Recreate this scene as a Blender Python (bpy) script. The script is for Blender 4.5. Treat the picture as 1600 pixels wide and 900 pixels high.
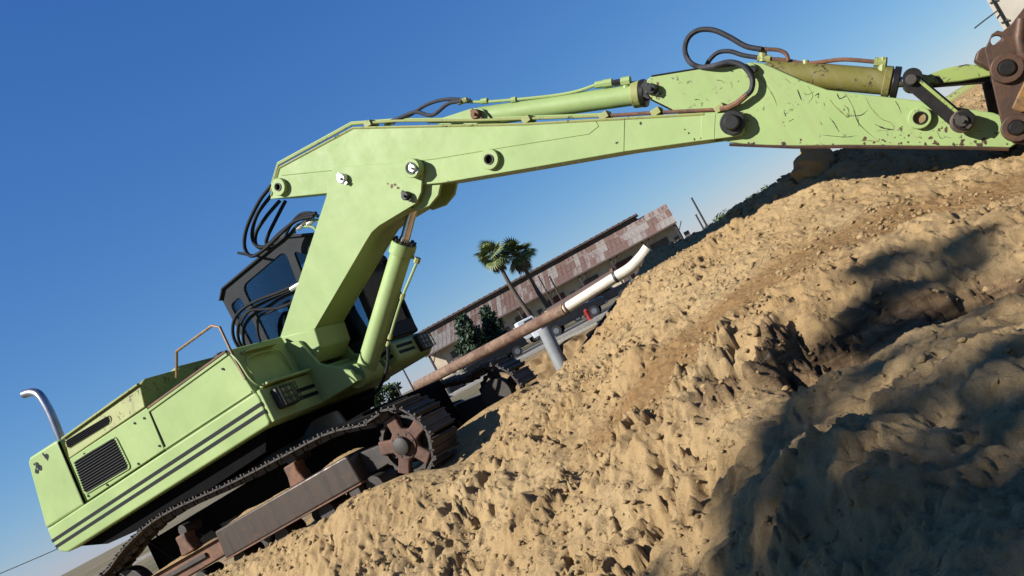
import bpy, bmesh, math, random
import numpy as np
from mathutils import Vector, Matrix, geometry
random.seed(7); rng = np.random.default_rng(7)
R_ = math.radians
scene = bpy.context.scene
col = scene.collection
for o in list(bpy.data.objects): bpy.data.objects.remove(o)

# ------------------------------------------------------------------ camera, sky, sun, exposure
FOC, ROLL, PITCH, EYE = 1300.0, R_(28), math.atan(65/1300), np.array([0, 0, 1.65])
cam = bpy.data.cameras.new('camera'); cam_o = bpy.data.objects.new('camera', cam); col.objects.link(cam_o)
cam.sensor_fit = 'HORIZONTAL'; cam.sensor_width = 36; cam.lens = FOC/1600*36; cam.clip_start = .05; cam.clip_end = 4000
_r = np.array([1, 0, 0.]); _u = np.array([0, -math.sin(PITCH), math.cos(PITCH)]); _f = np.array([0, math.cos(PITCH), math.sin(PITCH)])
_ir = math.cos(ROLL)*_r - math.sin(ROLL)*_u; _iu = math.sin(ROLL)*_r + math.cos(ROLL)*_u
cam_o.matrix_world = Matrix(((_ir[0], _iu[0], -_f[0], EYE[0]), (_ir[1], _iu[1], -_f[1], EYE[1]), (_ir[2], _iu[2], -_f[2], EYE[2]), (0, 0, 0, 1)))
scene.camera = cam_o

SUN_EL, SUN_AZ = R_(36.5), R_(27)          # light travels along +X turned SUN_AZ towards +Y
sun_d = np.array([math.cos(SUN_AZ)*math.cos(SUN_EL), math.sin(SUN_AZ)*math.cos(SUN_EL), -math.sin(SUN_EL)])
world = bpy.data.worlds.new('World'); scene.world = world; world.use_nodes = True
wn = world.node_tree.nodes; wl = world.node_tree.links
sky = wn.new('ShaderNodeTexSky'); sky.sky_type = 'NISHITA'; sky.sun_disc = False
sky.sun_elevation = SUN_EL; sky.sun_rotation = math.atan2(-sun_d[0], -sun_d[1])
sky.air_density = 1.0; sky.dust_density = 0.0; sky.ozone_density = 7.0; sky.altitude = 50
bg = wn['Background']; bg.inputs[1].default_value = 0.06
sep = wn.new('ShaderNodeSeparateColor'); cmb = wn.new('ShaderNodeCombineColor'); wl.new(sky.outputs[0], sep.inputs[0])
for ch, (amp, pw) in enumerate(((.56, 1.092), (.94, .837), (2.08, .523))):      # the deep clear blue of the photograph, one grade for the whole sky
    a_ = wn.new('ShaderNodeMath'); a_.operation = 'POWER'; a_.inputs[1].default_value = pw; b_ = wn.new('ShaderNodeMath'); b_.operation = 'MULTIPLY'; b_.inputs[1].default_value = amp
    wl.new(sep.outputs[ch], a_.inputs[0]); wl.new(a_.outputs[0], b_.inputs[0]); wl.new(b_.outputs[0], cmb.inputs[ch])
wl.new(cmb.outputs[0], bg.inputs[0])
sun = bpy.data.lights.new('sun', 'SUN'); sun.energy = 5.0; sun.angle = R_(0.53); sun.color = (1.0, .97, .92)
sun_o = bpy.data.objects.new('sun', sun); col.objects.link(sun_o)
sun_o.rotation_euler = Vector(sun_d).to_track_quat('-Z', 'Y').to_euler()
scene.view_settings.view_transform = 'Standard'; scene.view_settings.look = 'None'
scene.view_settings.exposure = 1.0; scene.view_settings.gamma = 1.0
scene.render.engine = 'CYCLES'

# ------------------------------------------------------------------ measuring helpers (pixels of the photo -> places)
def ray_uv(u, v): return _f*FOC + u*_r + v*_u
def ray(px, py):
    dx = px-800; dy = 450-py
    return ray_uv(dx*math.cos(ROLL)+dy*math.sin(ROLL), -dx*math.sin(ROLL)+dy*math.cos(ROLL))
def at(px, py, Y):
    d = ray(px, py); return Vector(EYE + d*Y/d[1])
def at_uv(u, v, Y):
    d = ray_uv(u, v); return Vector(EYE + d*Y/d[1])
# the machine's own frame: x forward, y to its left (away from us), z up; nose slightly up, leaning a little away
psi, tau, rm = R_(-25), R_(2.5), R_(3)
mf = np.array([math.cos(psi)*math.cos(tau), math.sin(psi)*math.cos(tau), math.sin(tau)])
ml = np.array([-math.sin(psi)*math.cos(rm), math.cos(psi)*math.cos(rm), -math.sin(rm)])
mu = np.cross(mf, ml); mu /= np.linalg.norm(mu); ml = np.cross(mu, mf)
MR = np.column_stack([mf, ml, mu])
MO = np.array(at(420, 665, 10.0)) - MR @ np.array([1.3, -1.35, 1.15])
MW = Matrix(((MR[0,0], MR[0,1], MR[0,2], MO[0]), (MR[1,0], MR[1,1], MR[1,2], MO[1]), (MR[2,0], MR[2,1], MR[2,2], MO[2]), (0, 0, 0, 1)))
def L(px, py, y):
    d = MR.T @ ray(px, py); e = MR.T @ (EYE-MO); t = (y-e[1])/d[1]
    return Vector(e+d*t)
def LX(y, *pts): return [(L(a, b, y).x, L(a, b, y).z) for a, b in pts]
def MWp(p): return Vector(MO + MR @ np.array(p))

# ------------------------------------------------------------------ materials
MATS = {}
KA = .47                                    # the photograph is exposed bright: surfaces keep real, darker base colours
def ka(c): return tuple(x*KA for x in c)
def nd(t, ty, **kw):
    n = t.nodes.new(ty)
    for k, v in kw.items():
        if hasattr(n, k): setattr(n, k, v)
        else: n.inputs[k].default_value = v
    return n
def ramp(t, fac, stops):
    r = t.nodes.new('ShaderNodeValToRGB'); e = r.color_ramp.elements
    while len(e) < len(stops): e.new(.5)
    for i, (p, c) in enumerate(stops):
        e[i].position = p; e[i].color = (c, c, c, 1) if not isinstance(c, tuple) else (*c, 1)
    t.links.new(fac, r.inputs[0]); return r.outputs[0]
def mixc(t, fac, a, b, blend='MIX'):
    m = t.nodes.new('ShaderNodeMix'); m.data_type = 'RGBA'; m.blend_type = blend
    for sock, v in ((m.inputs[0], fac), (m.inputs[6], a), (m.inputs[7], b)):
        if isinstance(v, bpy.types.NodeSocket): t.links.new(v, sock)
        elif isinstance(v, tuple): sock.default_value = (*v, 1)
        else: sock.default_value = v
    return m.outputs[2]
def mth(t, op, a, b=0.0, clamp=False):
    m = t.nodes.new('ShaderNodeMath'); m.operation = op; m.use_clamp = clamp
    for s, v in ((m.inputs[0], a), (m.inputs[1], b)):
        if isinstance(v, bpy.types.NodeSocket): t.links.new(v, s)
        else: s.default_value = v
    return m.outputs[0]
def new_mat(name):
    m = bpy.data.materials.new(name); m.use_nodes = True; MATS[name] = m
    t = m.node_tree; return m, t, t.nodes['Principled BSDF']
def coords(t, scale=(1, 1, 1), rot=(0, 0, 0), kind='Object'):
    c = t.nodes.new('ShaderNodeTexCoord'); mp = t.nodes.new('ShaderNodeMapping')
    mp.inputs['Scale'].default_value = scale; mp.inputs['Rotation'].default_value = rot
    t.links.new(c.outputs[kind], mp.inputs[0]); return mp.outputs[0]
def noise(t, vec, scale, detail=6, rough=.6, dist=0.0):
    n = t.nodes.new('ShaderNodeTexNoise'); n.inputs['Scale'].default_value = scale; n.inputs['Detail'].default_value = detail
    n.inputs['Roughness'].default_value = rough; n.inputs['Distortion'].default_value = dist
    t.links.new(vec, n.inputs['Vector']); return n.outputs[0]
def bump(t, p, h, strength=.3, dist=.01):
    b = t.nodes.new('ShaderNodeBump'); b.inputs['Strength'].default_value = strength; b.inputs['Distance'].default_value = dist
    t.links.new(h, b.inputs['Height']); t.links.new(b.outputs[0], p.inputs['Normal'])
def plain(name, c, rough=.6, metal=0.0, var=.25, scale=9, spec=.5, bmp=0.0):
    if metal < .5: c = ka(c)
    m, t, p = new_mat(name); v = coords(t); n = noise(t, v, scale)
    k = ramp(t, n, [(.3, 0.0), (.7, 1.0)])
    lo = tuple(x*(1-var) for x in c); hi = tuple(min(1, x*(1+var)) for x in c)
    t.links.new(mixc(t, k, lo, hi), p.inputs['Base Color'])
    p.inputs['Roughness'].default_value = rough; p.inputs['Metallic'].default_value = metal; p.inputs['Specular IOR Level'].default_value = spec
    if bmp: bump(t, p, n, bmp, .01)
    return m
def paint(name, base, chip=.30, dust=.25, scratch=0.0, chipcol=(.035, .028, .02), rough=.5):
    base = ka(base); m, t, p = new_mat(name); v = coords(t)
    big = noise(t, v, 1.3, 4); fine = noise(t, v, 26, 8, .7); mid = noise(t, v, 5.5, 6, .65)
    c = mixc(t, ramp(t, big, [(.3, 0.0), (.75, 1.0)]), tuple(x*.84 for x in base), (min(1, base[0]*1.12), base[1]*1.05, base[2]*1.15))
    # vertical run-off streaks of dust
    sv = coords(t, (9, 9, .7)); st = noise(t, sv, 1.6, 5, .7)
    k = mth(t, 'MULTIPLY', ramp(t, st, [(.48, 0.0), (.78, 1.0)]), dust)
    c = mixc(t, k, c, ka((.42, .36, .20)))
    spots = mth(t, 'MULTIPLY', ramp(t, mid, [(.55, 0.0), (.62, 1.0)]), ramp(t, fine, [(.62-chip*.12, 0.0), (.66-chip*.12, 1.0)]))
    if scratch:
        sc = coords(t, (1, 1, 1), (.3, .9, .2)); n1 = noise(t, sc, 3.1, 3, .55, 1.3)
        line = mth(t, 'LESS_THAN', mth(t, 'ABSOLUTE', mth(t, 'SUBTRACT', n1, .5)), .0055*scratch)
        n2 = noise(t, v, 4.3, 2); msk = ramp(t, n2, [(.49, 0.0), (.54, 1.0)])
        spots = mth(t, 'MAXIMUM', spots, mth(t, 'MULTIPLY', line, msk))
        n3 = noise(t, v, 11, 5, .75); spots = mth(t, 'MAXIMUM', spots, ramp(t, n3, [(.655, 0.0), (.68, .9)]))
    c = mixc(t, spots, c, chipcol)
    t.links.new(c, p.inputs['Base Color'])
    t.links.new(ramp(t, mid, [(.3, rough-.04), (.7, rough+.16)]), p.inputs['Roughness']); p.inputs['Specular IOR Level'].default_value = .3
    bump(t, p, mth(t, 'ADD', mth(t, 'MULTIPLY', noise(t, v, 2.4, 3), 1.0), mth(t, 'MULTIPLY', spots, -.12)), .10, .03)
    return m
LIME = (.472, .655, .230)
paint('lime', LIME, -.4, .16); paint('lime_worn', (.46, .64, .215), .6, .3, 0)
paint('lime_dusty', (.46, .52, .16), .8, .75, .5); paint('olive_dusty', (.27, .25, .055), 1.0, .6, 1.2)
paint('lime_chipped', (.40, .53, .13), 2.4, .3, 2.2)
def rust(name, a=(.10, .045, .025), b=(.24, .10, .04), c=(.05, .035, .03), rough=.75, metal=.0):
    a, b, c = (tuple(x*.62 for x in q) for q in (a, b, c)); m, t, p = new_mat(name); v = coords(t)
    n = noise(t, v, 3.2, 8, .7); n2 = noise(t, v, 17, 8, .7)
    k = mixc(t, ramp(t, n, [(.35, 0.0), (.65, 1.0)]), a, b); k = mixc(t, ramp(t, n2, [(.5, 0.0), (.7, .85)]), k, c)
    t.links.new(k, p.inputs['Base Color']); p.inputs['Roughness'].default_value = rough; p.inputs['Metallic'].default_value = metal
    bump(t, p, n2, .4, .008); return m
rust('rust'); rust('track_steel', (.034, .028, .024), (.07, .053, .038), (.024, .021, .02), .65, .1)
def beam_mat():
    m, t, p = new_mat('beam_steel'); v = coords(t); s = noise(t, coords(t, (7, 1, .35)), 1.5, 6, .7); n = noise(t, v, 9, 6, .7)
    k = mixc(t, ramp(t, s, [(.35, 0.0), (.65, 1.0)]), (.026, .018, .013), (.068, .050, .038)); k = mixc(t, ramp(t, n, [(.52, 0.0), (.68, .8)]), k, (.075, .040, .02))
    t.links.new(k, p.inputs['Base Color']); p.inputs['Metallic'].default_value = .35; t.links.new(ramp(t, s, [(.3, .62), (.7, .36)]), p.inputs['Roughness']); bump(t, p, n, .3, .006)
beam_mat()
rust('rust_sprocket', (.085, .042, .028), (.17, .08, .048), (.045, .03, .024), .85)
rust('rust_bucket', (.06, .032, .02), (.13, .058, .025), (.033, .024, .02), .55, .25)
rust('rust_pipe', (.11, .048, .026), (.30, .19, .12), (.055, .03, .02), .85)
rust('yellow_rust', (.14, .07, .02), (.36, .18, .03), (.06, .035, .02), .65)
plain('black_rubber', (.018, .019, .022), .75, 0, .3, 20, .2); plain('hose_grey', (.055, .055, .065), .7, 0, .3, 20, .25)
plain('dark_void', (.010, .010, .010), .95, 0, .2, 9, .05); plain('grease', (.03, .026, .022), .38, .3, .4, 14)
plain('cab_grey', (.030, .032, .037), .75, 0, .2, 5, .2); plain('cab_dark', (.02, .021, .023), .6)
plain('stripe_black', (.016, .017, .019), .7, 0, .4, 30, .2); plain('chrome', (.5, .48, .46), .16, 1.0, .15, 4)
plain('zinc', (.55, .55, .56), .35, .8, .3, 20); plain('exhaust', (.30, .29, .31), .34, .9, .3, 5)
plain('rail_rust', (.30, .16, .05), .6, 0, .5, 10); plain('white_plastic', (1.0, .90, .72), .5, 0, .14, 5)
plain('post_grey', (.30, .31, .31), .7, 0, .2, 4, .4, .2); plain('lamp_glass', (.10, .11, .11), .15, 0, .3, 30)
plain('brown_paint', (.13, .075, .06), .8, 0, .25, 4); plain('dark_steel', (.045, .045, .05), .6, 0, .3, 4)
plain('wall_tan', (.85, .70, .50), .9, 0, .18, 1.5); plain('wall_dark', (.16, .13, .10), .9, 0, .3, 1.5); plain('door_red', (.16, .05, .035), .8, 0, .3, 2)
plain('concrete', (.36, .33, .28), .9, 0, .2, 3, .3, .3); plain('asphalt', (.16, .14, .115), .95, 0, .25, 2); plain('kerb_light', (.42, .40, .36), .9, 0, .2, 3)
plain('cream_wall', (.62, .56, .45), .9, 0, .1, 2); plain('wood_pole', (.07, .055, .045), .9, 0, .3, 4)
plain('car_white', (1.1, 1.12, 1.15), .3, 0, .05, 2); plain('car_blue', (.06, .12, .30), .35, 0, .2, 2); plain('car_black', (.015, .016, .02), .25, 0, .2, 2); plain('red_paint', (.55, .05, .035), .4, 0, .2, 3)
plain('car_silver', (.32, .34, .37), .3, .4, .1, 3); plain('tyre', (.02, .02, .02), .8)
plain('palm_trunk', (.16, .12, .09), .95, 0, .4, 14, .3, .5); plain('palm_dead', (.22, .16, .08), .9, 0, .3, 4)
plain('bark', (.10, .075, .05), .95, 0, .4, 12, .3, .5); plain('soil_cut', (.36, .24, .12), .95, 0, .4, 5, .2, .6)
def leaf(name, c, var=.5):
    c = tuple(x*.62 for x in c); m, t, p = new_mat(name)
    g = t.nodes.new('ShaderNodeNewGeometry'); r = g.outputs['Random Per Island']
    k = mixc(t, r, tuple(x*(1-var) for x in c), tuple(x*(1+var) for x in c))
    t.links.new(k, p.inputs['Base Color']); p.inputs['Roughness'].default_value = .55
    p.inputs['Specular IOR Level'].default_value = .3
    return m
leaf('leaf_palm', (.19, .23, .08), .35); leaf('leaf_conifer', (.022, .045, .016), .5); leaf('leaf_bush', (.06, .10, .03)); leaf('leaf_shade', (.05, .09, .025)); leaf('leaf_grass', (.17, .20, .07))
def roof_mat(name, c, streak):
    c = ka(c); streak = ka(streak); m, t, p = new_mat(name); v = coords(t, (1, 1, 1)); n = noise(t, coords(t, (1.6, .35, .5)), 1.8, 6, .7); n2 = noise(t, v, 7, 5)
    k = mixc(t, ramp(t, n, [(.42, 0.0), (.60, 1.0)]), c, streak); k = mixc(t, mth(t, 'MULTIPLY', n2, .3), k, (.12, .105, .095))
    t.links.new(k, p.inputs['Base Color']); p.inputs['Roughness'].default_value = .8; return m
roof_mat('sheet_rust', (.25, .115, .078), (.36, .22, .165)); roof_mat('sheet_grey', (.60, .55, .49), (.45, .36, .30)); roof_mat('sheet_mixed', (.55, .49, .44), (.30, .14, .10))
def glass(name, tint, gl=.12):
    m = bpy.data.materials.new(name); m.use_nodes = True; MATS[name] = m; t = m.node_tree; t.nodes.clear()
    o = t.nodes.new('ShaderNodeOutputMaterial'); tr = t.nodes.new('ShaderNodeBsdfTransparent'); tr.inputs[0].default_value = (*tint, 1)
    g = t.nodes.new('ShaderNodeBsdfGlossy'); g.inputs['Roughness'].default_value = .06; g.inputs[0].default_value = (.8, .85, .9, 1)
    mx = t.nodes.new('ShaderNodeMixShader'); fr = t.nodes.new('ShaderNodeFresnel'); fr.inputs[0].default_value = 1.45
    a = mth(t, 'MAXIMUM', fr.outputs[0], gl*.4)
    t.links.new(a, mx.inputs[0]); t.links.new(tr.outputs[0], mx.inputs[1]); t.links.new(g.outputs[0], mx.inputs[2]); t.links.new(mx.outputs[0], o.inputs[0])
    return m
glass('cab_glass', (.62, .70, .76)); glass('car_glass', (.10, .12, .13), .3)
def sand_mat():
    m, t, p = new_mat('sand'); v = coords(t)
    a = noise(t, v, .9, 6, .6); b = noise(t, v, 11, 8, .7); c = noise(t, v, 90, 4, .7)
    k = mixc(t, ramp(t, a, [(.35, 0.0), (.68, 1.0)]), ka((.67, .44, .20)), ka((.80, .57, .29)))
    k = mixc(t, mth(t, 'MULTIPLY', ramp(t, b, [(.45, 0.0), (.75, 1.0)]), .45), k, ka((.36, .225, .10)))
    k = mixc(t, mth(t, 'MULTIPLY', ramp(t, c, [(.3, 1.0), (.55, 0.0)]), .45), k, ka((.34, .22, .11))); g_ = noise(t, v, 260, 2, .6); k = mixc(t, mth(t, 'MULTIPLY', ramp(t, g_, [(.55, 0.0), (.7, 1.0)]), .5), k, ka((.30, .20, .11)))
    at_ = t.nodes.new('ShaderNodeAttribute'); at_.attribute_name = 'ground_kind'
    sp = t.nodes.new('ShaderNodeSeparateColor'); t.links.new(at_.outputs['Color'], sp.inputs[0])
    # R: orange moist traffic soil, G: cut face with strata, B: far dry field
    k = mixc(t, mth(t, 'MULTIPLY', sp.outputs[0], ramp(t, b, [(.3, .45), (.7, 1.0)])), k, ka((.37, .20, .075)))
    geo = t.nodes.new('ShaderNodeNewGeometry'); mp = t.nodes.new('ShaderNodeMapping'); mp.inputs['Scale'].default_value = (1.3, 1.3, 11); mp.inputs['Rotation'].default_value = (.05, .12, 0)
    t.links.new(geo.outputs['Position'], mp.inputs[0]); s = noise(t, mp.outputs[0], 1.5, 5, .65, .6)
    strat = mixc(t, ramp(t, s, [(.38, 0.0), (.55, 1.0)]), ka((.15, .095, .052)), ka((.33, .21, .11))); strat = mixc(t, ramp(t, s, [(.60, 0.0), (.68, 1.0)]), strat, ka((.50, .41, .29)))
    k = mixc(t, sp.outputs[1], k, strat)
    fld = mixc(t, ramp(t, noise(t, v, .12, 6), [(.4, 0.0), (.62, 1.0)]), ka((.34, .27, .18)), ka((.16, .15, .075)))
    k = mixc(t, sp.outputs[2], k, fld)
    t.links.new(k, p.inputs['Base Color']); p.inputs['Roughness'].default_value = .95; p.inputs['Specular IOR Level'].default_value = .15
    bump(t, p, mth(t, 'ADD', mth(t, 'ADD', b, mth(t, 'MULTIPLY', noise(t, v, 38, 8, .75), .8)), mth(t, 'ADD', mth(t, 'MULTIPLY', c, .5), mth(t, 'MULTIPLY', g_, .25))), .75, .03); return m
sand_mat()

# ------------------------------------------------------------------ mesh helpers
def link(o, parent=None):
    col.objects.link(o)
    if parent: o.parent = parent
    return o
class MB:
    def __init__(s): s.v = []; s.f = []
    def add(s, vs, fs):
        b = len(s.v); s.v += [tuple(x) for x in vs]; s.f += [tuple(i+b for i in f) for f in fs]; return s
    def box(s, lo, hi):
        x0, y0, z0 = lo; x1, y1, z1 = hi
        return s.add([(x0,y0,z0),(x1,y0,z0),(x1,y1,z0),(x0,y1,z0),(x0,y0,z1),(x1,y0,z1),(x1,y1,z1),(x0,y1,z1)],
                     [(0,3,2,1),(4,5,6,7),(0,1,5,4),(1,2,6,5),(2,3,7,6),(3,0,4,7)])
    def bar(s, a, b, w, h, up=(0, 0, 1)):         # rectangular bar from a to b
        a = Vector(a); b = Vector(b); d = (b-a).normalized(); up = Vector(up)
        if abs(d.dot(up)) > .98: up = Vector((1, 0, 0))
        x = d.cross(up).normalized(); z = x.cross(d)
        vs = [p + x*sx*w/2 + z*sz*h/2 for p in (a, b) for sx, sz in ((-1,-1),(1,-1),(1,1),(-1,1))]
        return s.add(vs, [(3,2,1,0),(4,5,6,7),(0,1,5,4),(1,2,6,5),(2,3,7,6),(3,0,4,7)])
    def prism(s, out, y0, y1, holes=(), flip=False):      # outline in (x,z), extruded over y
        loops = [list(out)] + [list(h) for h in holes]
        def area(p): return sum(p[i][0]*p[(i+1)%len(p)][1]-p[(i+1)%len(p)][0]*p[i][1] for i in range(len(p)))
        if area(loops[0]) < 0: loops[0].reverse()
        for h in loops[1:]:
            if area(h) > 0: h.reverse()
        flat = [q for lp in loops for q in lp]; n = len(flat)
        vs = [(x, y0, z) for x, z in flat] + [(x, y1, z) for x, z in flat]; fs = []
        if len(loops) == 1:
            fs += [tuple(range(n)), tuple(range(2*n-1, n-1, -1))]
        else:
            for tri in geometry.tessellate_polygon([[Vector((x, z, 0)) for x, z in lp] for lp in loops]):
                a, b, c = tri
                (ax, az), (bx, bz), (cx, cz) = flat[a], flat[b], flat[c]
                if (bx-ax)*(cz-az)-(cx-ax)*(bz-az) < 0: a, c = c, a
                fs += [(a, b, c), (c+n, b+n, a+n)]
        k = 0
        for lp in loops:
            m = len(lp)
            for i in range(m):
                a, b = k+i, k+(i+1) % m; fs.append((b, a, a+n, b+n))
            k += m
        return s.add(vs, fs)
    def tube(s, pts, r, seg=8, caps=True, closed=False):
        pts = [Vector(p) for p in pts]; n = len(pts); rs = r if isinstance(r, (list, tuple)) else [r]*n
        vs = []; prev = None
        for i, p in enumerate(pts):
            d = (pts[min(i+1, n-1)]-pts[max(i-1, 0)]).normalized()
            if prev is None:
                up = Vector((0, 0, 1)) if abs(d.z) < .9 else Vector((1, 0, 0)); x = d.cross(up).normalized()
            else: x = (prev - d*prev.dot(d)).normalized()
            prev = x; z = d.cross(x)
            vs += [p + (x*math.cos(a)+z*math.sin(a))*rs[i] for a in [2*math.pi*j/seg for j in range(seg)]]
        fs = [(i*seg+j, (i+1)*seg+j, (i+1)*seg+(j+1) % seg, i*seg+(j+1) % seg) for i in range(n-1) for j in range(seg)]
        if caps: fs += [tuple(range(seg)), tuple(range((n-1)*seg+seg-1, (n-1)*seg-1, -1))]
        return s.add(vs, [tuple(reversed(f)) for f in fs] if False else fs)
    def ring(s, c, axis, r0, r1, h, seg=24):      # annulus washer from c to c+axis*h
        c = Vector(c); ax = Vector(axis).normalized(); up = Vector((0, 0, 1)) if abs(ax.z) < .9 else Vector((1, 0, 0))
        x = ax.cross(up).normalized(); z = ax.cross(x); vs = []
        for k in range(seg):
            a = 2*math.pi*k/seg; e = x*math.cos(a)+z*math.sin(a)
            vs += [c+e*r0, c+e*r1, c+e*r1+ax*h, c+e*r0+ax*h]
        fs = []
        for k in range(seg):
            i = 4*k; j = 4*((k+1) % seg)
            fs += [(i+q, j+q, j+(q+1) % 4, i+(q+1) % 4) for q in range(4)]
        return s.add(vs, fs)
    def build(s, name, mat, parent=None, smooth=40, bevel=0, seg=2, kind=None):
        me = bpy.data.meshes.new(name); me.from_pydata([tuple(v) for v in s.v], [], s.f)
        bm = bmesh.new(); bm.from_mesh(me); bmesh.ops.recalc_face_normals(bm, faces=bm.faces); bm.to_mesh(me); bm.free()
        me.materials.append(MATS[mat])
        if smooth:
            me.polygons.foreach_set('use_smooth', [True]*len(me.polygons)); me.set_sharp_from_angle(angle=R_(smooth))
        o = bpy.data.objects.new(name, me); link(o, parent)
        if bevel:
            b = o.modifiers.new('bevel', 'BEVEL'); b.width = bevel; b.segments = seg; b.limit_method = 'ANGLE'; b.angle_limit = R_(35)
        if kind: o['kind'] = kind
        return o
def cyl(p0, p1, r, seg=20): return MB().tube([p0, p1], r, seg)
def inst(o, parent, loc=(0, 0, 0), rot=None, name=None, scale=None):
    c = bpy.data.objects.new(name or o.name.split('.')[0], o.data); col.objects.link(c); c.parent = parent; c.location = loc
    if rot is not None: c.rotation_euler = rot
    if scale: c.scale = scale
    return c
def tag(o, label, cat, group=None):
    o['label'] = label; o['category'] = cat
    if group: o['group'] = group
    return o
def empty(name, loc=(0, 0, 0), rz=0, mat=None):
    o = bpy.data.objects.new(name, None); o.empty_display_size = .2; col.objects.link(o)
    if mat is not None: o.matrix_world = mat
    else: o.location = loc; o.rotation_euler = (0, 0, rz)
    return o
def smooth_pts(pts, n=6):                          # Catmull-Rom through points
    P = [Vector(p) for p in pts]; P = [P[0]*2-P[1]] + P + [P[-1]*2-P[-2]]; out = []
    for i in range(1, len(P)-2):
        for k in range(n):
            t = k/n; a, b, c, d = P[i-1:i+3]
            out.append(.5*((2*b)+(c-a)*t+(2*a-5*b+4*c-d)*t*t+(3*b-a-3*c+d)*t**3))
    return out+[P[-2]]
def circ(c, r, n=24, a0=0, a1=2*math.pi): return [(c[0]+r*math.cos(a0+(a1-a0)*k/n), c[1]+r*math.sin(a0+(a1-a0)*k/n)) for k in range(n)]

# ------------------------------------------------------------------ the ground: one sheet, fine near the machine, out to the horizon
PERM = rng.permutation(512); GR = rng.uniform(0, 2*math.pi, 512); GX, GY = np.cos(GR), np.sin(GR)
def perlin(x, y, seed=0):
    xi = np.floor(x).astype(np.int64); yi = np.floor(y).astype(np.int64); fx = x-xi; fy = y-yi
    def h(a, b): return PERM[(PERM[(a+seed*37) & 511]+b) & 511]
    def g(a, b, dx, dy):
        k = h(a, b); return GX[k]*dx+GY[k]*dy
    sx = fx*fx*fx*(fx*(fx*6-15)+10); sy = fy*fy*fy*(fy*(fy*6-15)+10)
    n0 = g(xi, yi, fx, fy)*(1-sx)+g(xi+1, yi, fx-1, fy)*sx; n1 = g(xi, yi+1, fx, fy-1)*(1-sx)+g(xi+1, yi+1, fx-1, fy-1)*sx
    return (n0*(1-sy)+n1*sy)*1.5
def fbm(x, y, oct=4, gain=.5, seed=0, ridged=False):
    s = 0; a = 1.0
    for k in range(oct):
        n = perlin(x*2**k+17.3*k, y*2**k-9.1*k, seed+k)
        s = s + a*((1-2*np.abs(n)) if ridged else n); a *= gain
    return s
def worley(x, y, seed=0):                      # distance to the nearest scattered point, with that cell's own random number
    xi = np.floor(x).astype(np.int64); yi = np.floor(y).astype(np.int64)
    best = np.full(x.shape, 9.0); rid = np.zeros(x.shape)
    for i in (-1, 0, 1):
        for j in (-1, 0, 1):
            k = PERM[(PERM[(xi+i+seed*37) & 511]+yi+j) & 511]; k2 = PERM[(k+91) & 511]
            d = np.hypot(xi+i+k/512.-x, yi+j+k2/512.-y); m = d < best
            best = np.where(m, d, best); rid = np.where(m, PERM[(k+211) & 511]/512., rid)
    return best, rid
CP = []
def cp(u, v, Y): p = at_uv(u, v, Y); CP.append((p.x, p.y, p.z))
for row in [                                   # along one direction from the camera: (height in the picture, distance)
    (-800, [(-190, 11.0)]), (-600, [(-178, 10.05), (-230, 9.2), (-330, 8.2)]),
    (-480, [(-176, 9.5), (-225, 8.8), (-300, 7.9)]), (-360, [(-178, 8.95), (-225, 8.3), (-300, 7.3), (-400, 6.3)]),
    (-250, [(-190, 8.75), (-245, 8.0), (-310, 7.15), (-400, 6.05), (-520, 5)]),
    (-130, [(-188, 9.3), (-218, 8.5), (-290, 7.0), (-400, 5.6), (-520, 4.6)]),
    (0, [(-174, 10.3), (-205, 8.6), (-255, 7.3), (-300, 6.7), (-400, 5.35), (-500, 4.4), (-640, 3.6)]),
    (100, [(-122, 11.2), (-165, 9.2), (-225, 7.3), (-270, 6.6), (-330, 5.7), (-400, 4.8), (-520, 3.9)]),
    (150, [(-88, 11.4), (-130, 9.9)]),
    (200, [(-60, 12.2), (-75, 11.6), (-110, 9.9), (-160, 8.2), (-215, 7.0), (-245, 6.45), (-300, 5.75), (-330, 5.05), (-400, 4.4), (-500, 3.7), (-640, 3.0)]),
    (300, [(-57, 11.9), (-75, 11.2), (-110, 9.5), (-150, 8.2), (-200, 6.9), (-222, 6.3), (-290, 5.7), (-330, 5.3), (-345, 4.75), (-420, 4.0), (-520, 3.4), (-700, 2.65)]),
    (400, [(-65, 11.4), (-50, 10.5), (-78, 9.9), (-110, 9.1), (-150, 7.8), (-190, 6.75), (-205, 6.15), (-280, 5.7), (-348, 5.2), (-366, 4.55), (-450, 3.75), (-560, 3.1), (-720, 2.5)]),
    (515, [(-75, 10.9), (-49, 9.75), (-80, 9.15), (-140, 8.0), (-195, 6.8), (-212, 6.1), (-290, 5.65), (-360, 5.15), (-378, 4.5), (-480, 3.6), (-620, 2.9)]),
    (620, [(-85, 10.6), (-62, 9.4), (-115, 8.75), (-170, 7.6), (-222, 6.4), (-240, 5.9), (-320, 5.5), (-376, 5.05), (-394, 4.4), (-520, 3.4)]),
    (780, [(-95, 10.4), (-80, 9.2), (-140, 8.4), (-190, 7.6), (-260, 6.3), (-290, 5.6), (-380, 5.0), (-420, 4.3)]),
    (1000, [(-60, 10.0), (-150, 8.2), (-260, 6.4), (-330, 5.5), (-440, 4.3)]),
]:
    for v, Y in row[1]: cp(row[0], v, Y)
for x in (-2.6, -.2, 1.6, 3.3):                # what the tracks stand on
    for y in (-1.25, 1.25): q = MWp((x, y, -.30)); CP.append((q.x, q.y, q.z))
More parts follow.
